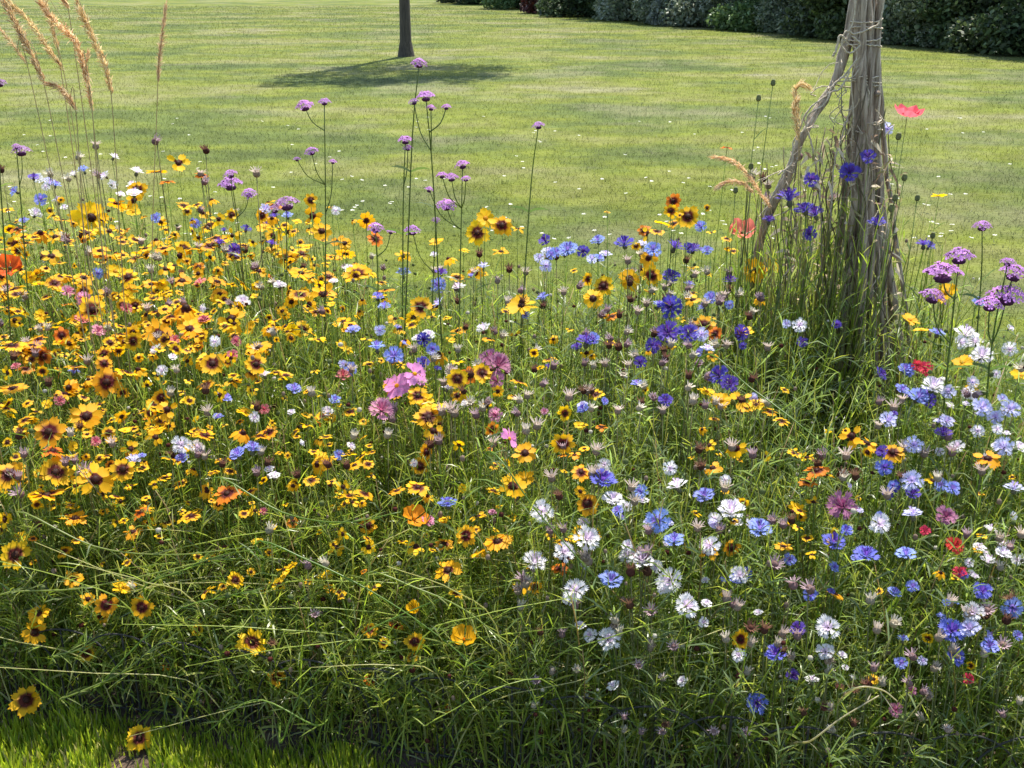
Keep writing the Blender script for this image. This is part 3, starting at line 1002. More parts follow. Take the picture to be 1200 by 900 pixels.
# tall green growth round the poles
A = Acc()
n_ = 480
xb = rng.uniform(off[0] - 0.33, off[0] + 0.16, n_); yb = YP + rng.uniform(-0.2, 0.12, n_)
hb = np.interp(xb - off[0], [-0.33, -0.12, 0.0, 0.16], [0.72, 0.84, 0.80, 0.70]) * rng.uniform(0.7, 1.05, n_)
hb[(abs(xb - off[0] - 0.03) < 0.09) & (yb < YP + 0.06)] *= 0.5
pp = np.stack([xb, yb, np.zeros(n_)], 1)[:, None, :] + np.zeros((n_, 6, 3))
pp[:, :, 2] += tt * hb[:, None]; pp[:, :, 0] += rng.normal(size=(n_, 1)) * 0.035 * tt ** 2; pp[:, :, 1] += rng.normal(size=(n_, 1)) * 0.03 * tt ** 2
gc = GREENS[rng.choice(6, n_)] * rng.uniform(0.8, 1.3, (n_, 1)); gc[rng.random(n_) < 0.25] = (0.34, 0.32, 0.15)
A.add(*tubes(pp, np.linspace(0.0019, 0.001, 6)[None], gc))
ni = n_ * 12
si2 = np.repeat(np.arange(n_), 12); q = rng.random(ni); f = q * 5; i0 = np.minimum(f.astype(int), 4); fr = (f - i0)[:, None]
b2 = pp[si2, i0] * (1 - fr) + pp[si2, i0 + 1] * fr
az = rng.random(ni) * 6.283; ln = rng.uniform(0.2, 0.9, ni)
A.add(*blades(b2, norm(np.stack([np.cos(az) * ln, np.sin(az) * ln, np.ones(ni)], 1)), rng.uniform(0.03, 0.07, ni), rng.uniform(0.002, 0.004, ni), 0.2,
              GREENS[rng.choice(6, ni)] * rng.uniform(0.8, 1.4, (ni, 1)), 2))
V, T, C = A.get()
tag(link("tall_growth", mesh_of("tall_growth", V, T, C, M_LEAF)), "taller upright green growth crowding round the wooden poles", "stems", kind="stuff")

# ------------------------------------------------------------------ flower building
def unit_stem(seed, r0=0.0012, leaves=6, col=(0.19, 0.26, 0.05)):
    r = random.Random(seed)
    z = np.linspace(0, 1, 9)
    path = np.stack([0.012 * np.sin(z * math.pi) * r.uniform(-1, 1) + 0.006 * np.sin(z * 2 * math.pi) * r.uniform(-1, 1),
                     0.012 * np.sin(z * math.pi) * r.uniform(-1, 1), z], 1)
    A = Acc()
    A.add(*tubes(path[None], np.linspace(r0, r0 * 0.6, 9)[None], np.array(col) * r.uniform(0.85, 1.2), 4))
    if leaves:
        zz = np.array([r.uniform(0.3, 0.95) for _ in range(leaves)])
        b = np.stack([np.interp(zz, z, path[:, k]) for k in range(3)], 1)
        a = np.array([r.uniform(0, 6.283) for _ in range(leaves)])
        d = norm(np.stack([np.cos(a), np.sin(a), np.full(leaves, 1.2)], 1))
        A.add(*blades(b, d, np.full(leaves, 0.05), 0.0022, 0.3, np.array(col) * 1.1, 2))
    V, T, C = A.get()
    return mesh_of("stem", V, T, C, M_LEAF)


STEMS = [unit_stem(k) for k in range(8)]
VSTEMS = [unit_stem(40 + k, 0.0014, 2, (0.17, 0.21, 0.08)) for k in range(4)]

CORE_DEF = {   # kind of yellow bloom -> (list of raw petal meshes, centre)
    "open": [coreopsis_petals(s, (0.38, 0.43, 0.47)[s % 3], 8, 0.12 + 0.05 * (s % 4), 0.10 + 0.06 * (s % 3), YEL if s % 3 else YEL2, MAR, (0, 0, 0, 1, 0)[s % 5], (0.1, 0.25)[s % 2]) for s in range(10)] + [coreopsis_petals(9, 0.40, 8, 0.2, 0.1, YEL, MAR, 1)],
    "bigeye": [coreopsis_petals(20 + s, 0.5, 8, 0.18, 0.05, YEL2, MAR, s % 2) for s in range(5)],
    "smalleye": [coreopsis_petals(30 + s, 0.2, 9, 0.1, 0.1, YEL) for s in range(3)],
    "droop": [coreopsis_petals(40 + s, 0.42, 8, 0.75, 0.0, YEL2, MAR, 0, 0.15) for s in range(3)],
    "orange": [coreopsis_petals(50 + s, 0.45, 8, 0.25, 0.15, ORA, MAR, 0, 0.2) for s in range(3)],
    "ragged": [coreopsis_petals(60 + s, 0.4, 8, 0.3, 0.2, YEL, MAR, 3, 0.35) for s in range(4)],
    "plain": [coreopsis_petals(70 + s, 0.0, 8, 0.1, 0.2, YEL, MAR, 0, 0.15) for s in range(2)],
}
CENTRES = {k: disc(0.28 if k != "smalleye" else 0.25, 0.14 if k != "droop" else 0.24, DKB if k not in ("plain",) else YEL2 * 0.7, MAR if k != "plain" else YEL2) for k in CORE_DEF}
CORE_M = {k: [mesh_of("petals", *v, M_PETAL) for v in vs] for k, vs in CORE_DEF.items()}
CENT_M = {k: mesh_of("centre", *v, M_PETAL) for k, v in CENTRES.items()}

CF_COL = {
    "blue": ((0.15, 0.17, 0.58), (0.13, 0.06, 0.36)), "violet": ((0.11, 0.075, 0.42), (0.08, 0.03, 0.2)),
    "light blue": ((0.27, 0.33, 0.74), (0.22, 0.14, 0.45)), "white": ((0.78, 0.76, 0.77), (0.66, 0.52, 0.68)),
    "lilac": ((0.60, 0.60, 0.84), (0.46, 0.36, 0.64)), "mauve": ((0.42, 0.17, 0.28), (0.22, 0.05, 0.12)),
    "pink": ((0.66, 0.30, 0.42), (0.4, 0.1, 0.2)), "red": ((0.68, 0.05, 0.07), (0.3, 0.02, 0.04)), "dusty pink": ((0.62, 0.20, 0.22), (0.4, 0.06, 0.1)),
}
CF_M = {k: [mesh_of("petals", *cornflower_florets(s, np.array(a), np.array(b), 10, 0.32 + 0.12 * (s % 3)), M_PETAL) for s in range(4)] for k, (a, b) in CF_COL.items()}
CAL_M = mesh_of("calyx", *calyx(), M_DRY)
VB_M = [mesh_of("flower_head", *verbena_head(s), M_PETAL) for s in range(4)] + [mesh_of("flower_head", *verbena_head(9, (0.36, 0.2, 0.40)), M_PETAL)]
RECORDS = []     # (root, species words, px, py, size) for the labels


def head_normal(pos, facing):
    tocam = norm(np.array([0, 0, H]) - pos)
    up = np.array([0, 0, 1.0])
    if facing == 'c': n = tocam + 0.4 * up + rng.normal(size=3) * 0.22
    elif facing == 'u': n = up + 0.12 * tocam + rng.normal(size=3) * 0.22
    elif facing == 's': n = up * 0.7 + rng.normal(size=3) * 0.5
    else: n = tocam * 0.6 - 0.05 * up + rng.normal(size=3) * 0.25
    return norm(n)


def flower(name, px, py, size, facing, head_parts, stems, off_head=0.0, depth=None, deep=0.0):
    p = place(px, py, deep) if depth is None else P(px, py, depth)
    dep = proj(p)[2]
    R = max(size, 4) * dep / F / 2
    n = head_normal(p, facing)
    bx, by_ = p[0] + random.uniform(-0.05, 0.05), p[1] + random.uniform(-0.01, 0.07)
    by_ = max(by_, float(front(bx)) + 0.01)
    root = empty(name, (bx, by_, 0.0))
    local = Vector((p[0] - bx, p[1] - by_, p[2]))
    tip = local - Vector(n) * R * off_head
    s = link("stem", random.choice(stems), root)
    s.rotation_mode = 'QUATERNION'
    s.rotation_quaternion = tip.to_track_quat('Z', 'Y')
    s.scale = (1, 1, tip.length)
    q = Vector(n).to_track_quat('Z', 'Y') @ Quaternion((0, 0, 1), random.uniform(0, 6.28))
    for pn, me in head_parts:
        h = link(pn, me, root)
        h.location = local; h.rotation_mode = 'QUATERNION'; h.rotation_quaternion = q
        h.scale = (R, R, R)
    return root, p, R


def rec(root, look, cat, px, py, size, group):
    RECORDS.append([root, look, cat, px, py, size, group])


# --- yellow coreopsis: (x, y, width, facing, kind) read off the photo
core = """107 255 44 c smalleye|161 222 24 c open|157 235 21 c open|209 191 27 c ragged|183 202 26 u open|196 213 20 u orange|236 205 16 u orange|9 246 17 u open|75 258 20 u open|215 241 20 u open|237 249 19 c ragged|245 264 26 u open|307 253 17 c open|366 253 24 c ragged|377 271 23 c open|396 282 22 u open|310 267 18 u plain|170 291 20 u open|192 291 22 u open|222 292 25 u open|246 288 25 u open|285 288 20 u open|321 293 20 u plain|404 285 18 c open|440 280 20 c orange|473 299 20 u open|559 273 30 c open|569 256 24 c plain|588 264 28 c open|606 268 18 u ragged|587 295 24 u open|511 284 18 u plain|789 236 20 c orange|775 262 20 u plain|790 262 20 u open|755 270 16 c orange|806 254 30 c open|852 173 14 u orange|1100 230 17 u plain|108 363 34 c open|98 325 24 u open|64 332 24 u open|20 345 26 u open|218 361 36 u droop|213 329 30 u open|186 392 38 c open|222 385 28 u open|271 374 36 c ragged|249 426 32 c open|303 407 28 u open|300 427 28 c open|353 320 34 u smalleye|352 345 26 u bigeye|379 345 32 c ragged|125 448 36 c bigeye|148 436 28 u open|101 488 36 c open|57 506 36 c bigeye|62 528 26 u orange|65 553 38 c open|112 562 42 c open|144 550 30 c bigeye|10 556 34 c bigeye|55 580 46 u open|15 455 30 u open|14 405 34 u open|38 405 30 u open|285 507 24 u droop|315 506 22 u bigeye|196 480 26 c ragged|240 510 26 u open|266 578 30 u orange|30 432 22 u orange|88 430 24 u open|60 385 20 u open|150 325 26 u open|180 350 22 u open|140 395 20 u ragged|255 330 24 u open|120 300 22 u open|60 300 24 u open|30 285 22 u open|335 440 18 u open|345 300 22 u open|418 321 36 u open|493 360 30 c open|452 340 20 u open|557 320 20 c open|611 358 36 u smalleye|695 350 27 c open|707 335 27 c open|738 327 28 c open|763 323 26 c open|536 444 28 c open|549 440 22 c orange|565 437 26 c open|536 463 16 c bigeye|490 464 27 c open|502 489 34 u open|508 505 26 c ragged|500 530 22 d bigeye|615 531 31 c open|660 520 27 c open|673 533 16 u open|601 570 31 c open|681 553 24 d bigeye|688 590 28 c bigeye|427 578 22 u bigeye|490 571 30 u open|470 385 22 u ragged|603 465 18 u open|573 397 18 u open|604 393 16 u ragged|705 500 16 u orange|884 317 30 c smalleye|904 312 20 c plain|826 381 28 c bigeye|838 391 18 c orange|828 459 22 u plain|846 469 24 c plain|868 468 28 c ragged|887 474 22 u plain|862 525 26 c ragged|835 548 22 u open|998 511 28 c ragged|1016 519 26 u ragged|1046 530 24 c bigeye|957 551 28 u orange|946 565 22 u orange|969 557 18 u ragged|1157 537 30 u open|1110 343 30 u plain|1066 375 22 u plain|1080 387 18 u plain|1128 425 26 u plain|1196 440 22 u plain|933 597 20 c ragged|830 645 24 c bigeye|918 640 20 u open|18 650 37 c open|88 607 32 u open|165 600 22 u orange|224 604 24 u bigeye|45 718 28 u open|41 741 28 c open|103 702 18 c open|125 709 28 c bigeye|118 722 18 c bigeye|166 712 26 c open|145 689 28 u plain|231 738 16 c open|276 680 22 c open|241 694 24 u ragged|295 753 34 c open|285 758 18 c open|101 766 20 d bigeye|198 780 20 u orange|324 794 23 c bigeye|31 820 36 c bigeye|163 865 32 c open|86 679 26 u open|3 688 10 c open|342 663 14 u plain|520 637 22 u bigeye|546 628 25 c open|583 634 35 u open|488 640 28 u ragged|525 668 32 u open|433 738 19 c open|464 732 20 u orange|450 753 14 c open|486 752 24 c open|483 770 14 c bigeye|435 796 18 c orange|525 830 12 c bigeye|656 666 21 u orange|610 688 20 u open|627 688 18 u open|465 575 20 u open|415 545 18 u open|690 600 20 u ragged|560 605 20 u open"""
CORE = []
for s in core.split("|"):
    a = s.split()
    CORE.append([float(a[0]), float(a[1]), float(a[2]), a[3], a[4]])
fills = [(0, 130, 270, 420, 62), (130, 300, 270, 420, 78), (300, 430, 255, 400, 46), (0, 200, 420, 600, 66), (200, 430, 400, 600, 52), (430, 560, 290, 480, 26),
         (560, 800, 310, 480, 16), (430, 700, 480, 660, 32), (0, 400, 600, 700, 24), (400, 700, 600, 700, 7), (750, 900, 300, 420, 12), (800, 900, 430, 650, 12),
         (900, 1200, 440, 640, 16), (0, 400, 232, 275, 20), (700, 860, 240, 300, 8), (0, 420, 560, 620, 14), (820, 1150, 640, 800, 8)]
for x0, x1, y0, y1, c in fills:
    for _ in range(int(c * (2.0 if x1 <= 430 and y1 <= 600 else 1.4))):
        CORE.append([random.uniform(x0, x1), random.uniform(y0, y1), random.choice([9, 10, 12, 13, 14, 15, 16, 18, 20, 22]), random.choice("uuuucsd"),
                     random.choice(["open", "open", "open", "open", "bigeye", "bigeye", "ragged", "ragged", "ragged", "droop", "plain", random.choice(["orange", "open"])])])
hand = CORE[:len(core.split("|"))]
rest = sorted(CORE[len(hand):], key=lambda a: -a[2])
ind, mass = hand + rest[:300 - len(hand)], rest[300 - len(hand):]
LOOK = {"open": "yellow coreopsis with dark red eye", "bigeye": "coreopsis with broad maroon eye", "smalleye": "yellow coreopsis with small brown eye",
        "droop": "drooping yellow coreopsis", "orange": "orange coreopsis", "ragged": "ragged yellow coreopsis", "plain": "plain yellow coreopsis"}
for px, py, sz_, fc, kd in ind:
    if py > 870: continue
    root, p, R = flower("coreopsis", px, py, sz_ * 1.04, fc, [("petals", random.choice(CORE_M[kd])), ("centre", CENT_M[kd])], STEMS, 0.02, None, 0.0 if sz_ > 23 else random.uniform(0, 0.06))
    rec(root, LOOK[kd], "flower", px, py, sz_, "coreopsis flowers in the bed")
A = Acc(); AS = Acc()
for px, py, sz_, fc, kd in mass:
    p = place(px, py, random.uniform(0, 0.07)); R = sz_ * proj(p)[2] / F / 2; n = head_normal(p, fc)
    V, T, C = random.choice(CORE_DEF[kd]); sp = random.uniform(0, 6)
    A.add(xf(V, p, n, R, sp), T, C)
    V, T, C = CENTRES[kd]; A.add(xf(V, p, n, R, sp), T, C)
    b = np.array([p[0] + random.uniform(-0.04, 0.04), p[1] + random.uniform(0, 0.06), 0])
    A.add(*tubes(smooth_path([b, (b + p) / 2 + [0.01, 0, 0], p], 6)[None], np.linspace(0.0016, 0.001, 6)[None], (0.19, 0.26, 0.05)))
V, T, C = A.get()
tag(link("coreopsis_mass", mesh_of("coreopsis_mass", V, T, C, M_PETAL)), "the smallest yellow and maroon coreopsis blooms crowded through the bed", "flowers", kind="stuff")

# --- cornflowers
cf = """1018 184 20 c violet|995 203 26 c violet|950 211 19 c violet|925 236 30 u violet|943 247 26 u violet|956 253 22 u violet|901 260 18 u violet|950 274 18 c violet|1028 263 23 u violet|1082 288 21 u violet|822 266 16 c light blue|665 294 26 c light blue|701 283 18 u light blue|732 287 24 u violet|765 293 22 c light blue|790 291 26 u violet|812 293 22 u violet|651 296 14 c light blue|787 360 30 c violet|783 391 30 c violet|806 392 26 c violet|855 330 19 u violet|869 390 20 c violet|833 351 18 c light blue|843 441 26 c violet|856 450 22 c violet|687 402 28 u violet|676 408 16 u violet|442 410 20 u light blue|462 417 24 c light blue|496 398 18 c violet|507 409 16 c light blue|496 425 16 c violet|780 470 18 c violet|274 293 17 c violet|322 255 16 u violet|315 264 16 u violet|705 565 34 u blue|773 610 31 c light blue|525 592 25 u blue|890 621 30 u light blue|826 583 26 u light blue|976 638 32 u blue|1015 652 30 u blue|991 623 17 u blue|1062 651 24 u light blue|949 697 18 c blue|716 682 30 u light blue|935 738 20 c violet|1115 740 32 c blue|1118 769 24 c blue|1151 693 22 c blue|1187 712 26 c light blue|1160 758 22 c light blue|886 824 26 c blue|909 768 27 u blue|928 791 17 c violet|344 458 20 u light blue|280 534 22 u light blue|296 529 22 u light blue|398 533 14 c light blue|1075 467 28 u light blue|1090 470 20 c violet|1036 548 22 c blue|1048 570 16 c violet|790 635 26 u light blue|752 577 18 c light blue|1065 434 18 c blue|1105 510 22 u violet|1086 461 18 c light blue|48 234 16 c light blue|115 320 14 c light blue|183 256 14 c light blue|229 262 14 c light blue|515 335 20 c light blue|637 352 18 u light blue|684 480 16 u blue|862 680 18 u light blue|874 672 18 c blue|1088 290 14 u violet|1146 355 16 u light blue|990 300 18 c violet|980 380 12 c violet|940 402 14 c violet|786 325 22 c violet|765 405 20 c violet|750 425 16 c violet|635 600 28 c white|687 633 32 u white|660 648 26 c white|625 662 30 u white|675 693 30 c white|667 703 18 c white|752 661 28 u white|768 663 16 c white|785 680 32 c white|804 711 30 c white|735 640 16 c white|718 587 28 u white|795 572 26 u white|785 548 18 c white|857 602 32 u white|838 608 18 c white|712 750 28 c white|692 745 18 c white|735 652 20 u white|133 185 14 s white|124 207 14 s white|141 229 12 u white|45 210 14 c white|394 247 12 c white|568 387 18 u white|502 393 16 u white|213 522 24 c white|190 435 14 c white|384 483 16 u white|242 362 14 s white|1040 494 21 c lilac|1070 522 22 c lilac|1069 564 26 c lilac|1070 605 26 u lilac|1150 419 28 u white|1150 478 24 c lilac|1167 490 20 c lilac|1183 480 24 c lilac|1177 525 24 c lilac|1188 574 24 u lilac|1131 394 28 u white|1092 455 30 u white|1112 460 18 c lilac|1098 392 20 u light blue|922 380 12 c lilac|937 382 18 c white|971 736 30 c white|833 640 26 c white|866 674 22 c white|1157 660 20 u white|1175 650 22 u white|1140 718 26 c white|1137 738 24 c lilac|968 764 22 c white|866 768 18 c white|988 595 36 c mauve|1108 606 26 c mauve|583 430 34 c mauve|447 482 32 c pink|573 420 24 c mauve|583 447 20 c mauve|1085 433 20 c red|1074 428 14 c red|1118 640 22 c red|1125 673 18 u red|1083 622 14 c red|1030 614 26 c white|1135 796 14 c red|98 350 18 c pink|78 343 16 c pink|148 362 18 c red|115 389 18 c pink|277 400 16 c red|272 417 18 c red|205 398 14 c red|310 480 16 c red|112 518 16 c red|308 600 12 c red|1067 810 14 c mauve|1050 832 18 c mauve|1040 151 16 c lilac"""
cf_fill = [(620, 840, 282, 312, 12, "blueish"), (760, 900, 330, 420, 8, "blueish"), (640, 900, 380, 480, 10, "blueish"), (330, 520, 380, 440, 7, "blueish"),
           (430, 640, 300, 420, 12, "blueish"), (700, 1000, 560, 700, 10, "blueish"), (1030, 1200, 420, 580, 20, "blueish"), (1000, 1200, 600, 800, 16, "blueish"),
           (250, 350, 245, 300, 6, "blueish"), (0, 430, 420, 560, 8, "blueish"), (0, 120, 200, 260, 7, "blueish"),
           (600, 900, 540, 720, 14, "white"), (1100, 1200, 380, 560, 18, "white"), (1130, 1200, 600, 740, 10, "white"), (0, 200, 200, 270, 9, "white"),
           (150, 560, 300, 560, 22, "white"), (640, 1000, 700, 830, 10, "white"), (0, 430, 300, 520, 6, "dusty pink"), (430, 640, 480, 620, 4, "pink")]
CF = [[float(a[0]), float(a[1]), float(a[2]), a[3], " ".join(a[4:])] for a in (s.split() for s in cf.split("|"))]
for a in CF:
    if a[4] == "red" and a[0] < 500: a[4] = "dusty pink"; a[2] *= 0.85
for x0, x1, y0, y1, c, kd in cf_fill:
    for _ in range(c):
        k2 = random.choice(["light blue", "violet", "lilac", "light blue"]) if kd == "blueish" else kd
        if kd == "blueish" and x0 >= 700 and y0 > 500: k2 = random.choice(["blue", "light blue", "lilac", "light blue"])
        CF.append([random.uniform(x0, x1), random.uniform(y0, y1), random.choice([10, 12, 14, 16, 18]), random.choice("ucs"), k2])
for px, py, sz_, fc, kd in CF:
    on_poles = 895 < px < 1035 and 180 < py < 280
    root, p, R = flower("cornflower", px, py, sz_, fc, [("petals", random.choice(CF_M[kd])), ("calyx", CAL_M)], STEMS, 0.45, YP - 0.13 if on_poles else None, 0.0 if sz_ > 20 else random.uniform(0, 0.04))
    look = ("deep violet" if kd == "violet" else "bright blue" if kd == "blue" else kd) + " cornflower"
    rec(root, look, "flower", px, py, sz_, kd + " cornflowers in the bed")

# --- spent heads: small, one mesh each with its stem
HV = []
for k in range(12):
    dry = [((0.34, 0.26, 0.19), (0.52, 0.42, 0.36)), ((0.26, 0.16, 0.15), (0.42, 0.30, 0.33)), ((0.40, 0.34, 0.24), (0.60, 0.54, 0.44)), ((0.10, 0.04, 0.025), (0.16, 0.08, 0.05))][k % 4]
    V, T, C = papery_head(k, dry[0], dry[1], 0.25 + 0.1 * (k % 5))
    A = Acc()
    hgt = [0.35, 0.5, 0.62][k % 3]
    A.add(xf(V, (0, 0, hgt), norm(np.array([random.uniform(-.5, .5), random.uniform(-.8, .3), 1])), 0.0125), T, C)
    A.add(*tubes(smooth_path([(random.uniform(-.05, .05), 0.03, 0), (0.01, 0.01, hgt * 0.5), (0, 0, hgt - 0.008)], 8)[None], np.linspace(0.0016, 0.001, 8)[None], (0.24, 0.24, 0.11)))
    HV.append((hgt, mesh_of("seed_head", *A.get(), M_DRY), ["tan brown seed head", "mauve brown seed head", "pale straw seed head", "dark brown seed head"][k % 4]))
sh_fill = [(640, 900, 295, 480, 90), (430, 640, 295, 520, 55), (600, 1000, 520, 860, 90), (1000, 1200, 420, 860, 50), (0, 430, 265, 560, 75), (0, 430, 560, 760, 8), (150, 340, 150, 250, 7), (870, 1000, 170, 300, 12), (0, 140, 160, 260, 6)]
for x0, x1, y0, y1, c in sh_fill:
    for _ in range(c):
        px, py = random.uniform(x0, x1), random.uniform(y0, y1)
        p = place(px, py)
        hgt, me, slook = min(random.sample(HV, 6), key=lambda a: abs(a[0] - p[2]))
        s = p[2] / hgt
        o = link("seed_head", me)
        o.location = (p[0], p[1], 0); o.rotation_euler = (0, 0, random.uniform(0, 6.28))
        o.scale = (max(0.75, min(s, 1.5)),) * 2 + (s,)
        rec(o, slook, "seed head", px, py, 9, "spent seed heads in the bed")


# --- verbenas: each plant one thing with branching stem and several heads
def verbena(heads, foot, Yd, label, big=1.0):
    """heads: (x, y, width, variant); foot: x of the base"""
    hp = [P(a, b, Yd + random.uniform(-0.03, 0.03)) for a, b, _, _ in heads]
    base = np.array([(foot - 600) / F * Yd * 1.12, Yd + 0.02, 0.0])
    root = empty("verbena", base)
    tag(root, label, "flower", "purple verbenas")
    main = max(range(len(hp)), key=lambda i: hp[i][2])
    top = hp[main]
    low = min(h[2] for h in hp)
    A = Acc()
    mid = smooth_path([base, base * [0.5, 1, 1] + top * [0.5, 0, 0] + [0, 0, low * 0.5], base * [0.2, 1, 1] + top * [0.8, 0, 0] + [0, 0, low * 0.86], top], 14)
    A.add(*tubes((mid - base)[None], np.linspace(0.0021, 0.0010, 14)[None] * big, (0.15, 0.19, 0.07), 5))
    for i, h in enumerate(hp):
        if i == main: continue
        z0 = h[2] - random.uniform(0.05, 0.09)
        k = int(np.argmin(abs(mid[:, 2] - z0))); k = min(k, 12)
        j = mid[k]
        A.add(*tubes((smooth_path([j, (j + h) / 2 + (h - j) * [0.15, 0.15, -0.12], h], 7) - base)[None], np.linspace(0.0014, 0.0009, 7)[None] * big, (0.15, 0.19, 0.07), 4))
    # a few narrow toothed leaves at the joints
    for k in (3, 5, 8):
        A.add(*blades(np.array([mid[k] - base] * 2), norm(np.array([[1, -0.2, 0.6], [-1, 0.1, 0.7]])), np.array([0.05, 0.05]), 0.005, 0.4, (0.12, 0.17, 0.06), 3))
    link("stem", mesh_of("verbena_stem", *A.get(), M_LEAF), root)
    for (a, b, wd, vr), h in zip(heads, hp):
        R = 1.1 * wd * proj(h)[2] / F / 2
        o = link("flower_head", VB_M[vr % len(VB_M)], root)
        o.location = Vector(h - base); o.scale = (R, R, R * 0.95)
        o.rotation_euler = (random.uniform(-0.05, 0.35), random.uniform(-0.25, 0.25), random.uniform(0, 6.28))
    return root


verbena([(491, 75, 19, 0)], 452, 2.0, "tallest verbena, one purple head straight below the tree trunk")
verbena([(499, 114, 22, 1), (485, 120, 13, 2), (505, 127, 12, 0), (523, 126, 12, 3)], 530, 1.95, "verbena with four purple heads just beneath the tallest one")
verbena([(475, 165, 18, 1), (478, 174, 12, 2)], 462, 2.05, "verbena with two touching heads left of the tall pair of stems")
verbena([(357, 125, 22, 0), (380, 120, 15, 1), (365, 178, 16, 2), (348, 187, 9, 3), (390, 190, 10, 3)], 366, 2.1, "verbena with five purple heads standing clear over the left lawn")
verbena([(542, 194, 18, 0), (518, 206, 14, 1), (529, 209, 17, 2), (546, 210, 12, 3), (503, 223, 12, 0), (523, 241, 23, 1)], 527, 2.0, "loose six headed verbena above the big yellow flower cluster")
verbena([(631, 148, 15, 0)], 590, 2.1, "lone small purple verbena head against the middle of the lawn")
verbena([(270, 205, 17, 0), (270, 217, 28, 1), (292, 227, 17, 2)], 300, 2.3, "chunky verbena with stacked purple heads left of the five headed one")
verbena([(336, 240, 30, 4), (322, 246, 16, 4)], 330, 2.2, "flat faded verbena above two small violet cornflowers")
verbena([(440, 268, 20, 0), (458, 272, 11, 1)], 440, 2.15, "short verbena behind a small orange coreopsis")
verbena([(483, 271, 20, 2), (511, 258, 10, 4)], 490, 2.15, "short verbena at the foot of the tall stems")
verbena([(25, 178, 22, 4), (19, 172, 10, 2)], 30, 2.2, "faded verbena below the feather grass at the left edge")
verbena([(-1, 98, 18, 4)], -6, 2.0, "verbena head cut by the left photo edge")
verbena([(1151, 266, 21, 0)], 1155, 1.95, "single verbena head on the lawn right of the poles")
verbena([(1124, 302, 34, 0), (1105, 322, 44, 1), (1093, 349, 30, 2)], 1125, 1.72, "large mauve verbena with three heads one above another", 1.2)
verbena([(1181, 308, 18, 3), (1188, 322, 34, 0), (1180, 348, 42, 1), (1160, 358, 30, 2)], 1185, 1.75, "large mauve verbena against the right photo edge", 1.2)


# --- poppies, cosmos, poppy pods
def special(name, px, py, size, n, parts, depth, label, cat="flower", off_head=0.0):
    p = place(px, py) if depth is None else P(px, py, depth)
    R = size * proj(p)[2] / F / 2
    base = np.array([p[0] + random.uniform(-0.03, 0.03), p[1] + 0.03, 0])
    root = empty(name, base); tag(root, label, cat)
    loc = Vector(p - base)
    nn = Vector(n).normalized()
    tip = loc - nn * R * off_head
    s = link("stem", random.choice(VSTEMS), root); s.rotation_mode = 'QUATERNION'; s.rotation_quaternion = tip.to_track_quat('Z', 'Y'); s.scale = (1, 1, tip.length)
    for pn, dat, mt in parts:
        h = link(pn, mesh_of(pn, *dat, mt), root); h.location = loc; h.rotation_mode = 'QUATERNION'
        h.rotation_quaternion = nn.to_track_quat('Z', 'Y') @ Quaternion((0, 0, 1), 0.7); h.scale = (R, R, R)
    return root


POP = np.array([0.85, 0.06, 0.05]); SAL = np.array([0.84, 0.14, 0.13]); ORR = np.array([0.86, 0.10, 0.02])
pc = dome(0.16, 0.2, np.array([0.10, 0.12, 0.05]), 3, 8, 0.05)
special("poppy", 1063, 136, 34, (0.1, -0.12, 1), [("petals", bowl_petals(1, SAL, 4, 0.5, 0.16), M_PETAL), ("centre", pc, M_DRY)], 2.05, "red poppy open above the lawn right of the poles")
special("poppy", 870, 274, 32, (-0.1, -0.5, 0.9), [("petals", bowl_petals(2, SAL * [1, 1.4, 1.3], 4, 0.6, 0.2), M_PETAL), ("centre", pc, M_DRY)], None, "salmon pink poppy left of the poles behind a blue cornflower")
special("poppy", 12, 315, 30, (0.2, -0.7, 0.8), [("petals", bowl_petals(3, ORR, 4, 0.6, 0.2), M_PETAL), ("centre", pc, M_DRY)], None, "orange red poppy at the left photo edge")
special("california_poppy", 544, 750, 32, (0.0, -0.3, 1), [("petals", bowl_petals(4, YEL, 4, 0.62, 0.05, width=1.5), M_PETAL), ("centre", dome(0.08, 0.3, YEL2, 3, 6), M_PETAL)], None, "plain golden cup shaped poppy alone near the bottom centre")
special("california_poppy", 488, 717, 24, (-0.4, -0.3, 1), [("petals", bowl_petals(5, YEL2, 4, 1.0, 0.05, width=1.5, flare=0.7), M_PETAL), ("centre", dome(0.08, 0.3, YEL2, 3, 6), M_PETAL)], None, "half closed golden poppy up left of the open one")
special("california_poppy", 485, 609, 32, (0.4, -0.4, 1), [("petals", bowl_petals(6, ORA * 1.1, 4, 0.6, 0.1, width=1.5), M_PETAL), ("centre", dome(0.08, 0.3, YEL2, 3, 6), M_PETAL)], None, "orange poppy above the bottom centre foliage")
COS = np.array([0.80, 0.30, 0.58])


def cosmos(seed, miss=0):
    return coreopsis_petals(seed, 0.0, 8, 0.05, 0.12, COS, COS, miss, 0.15)


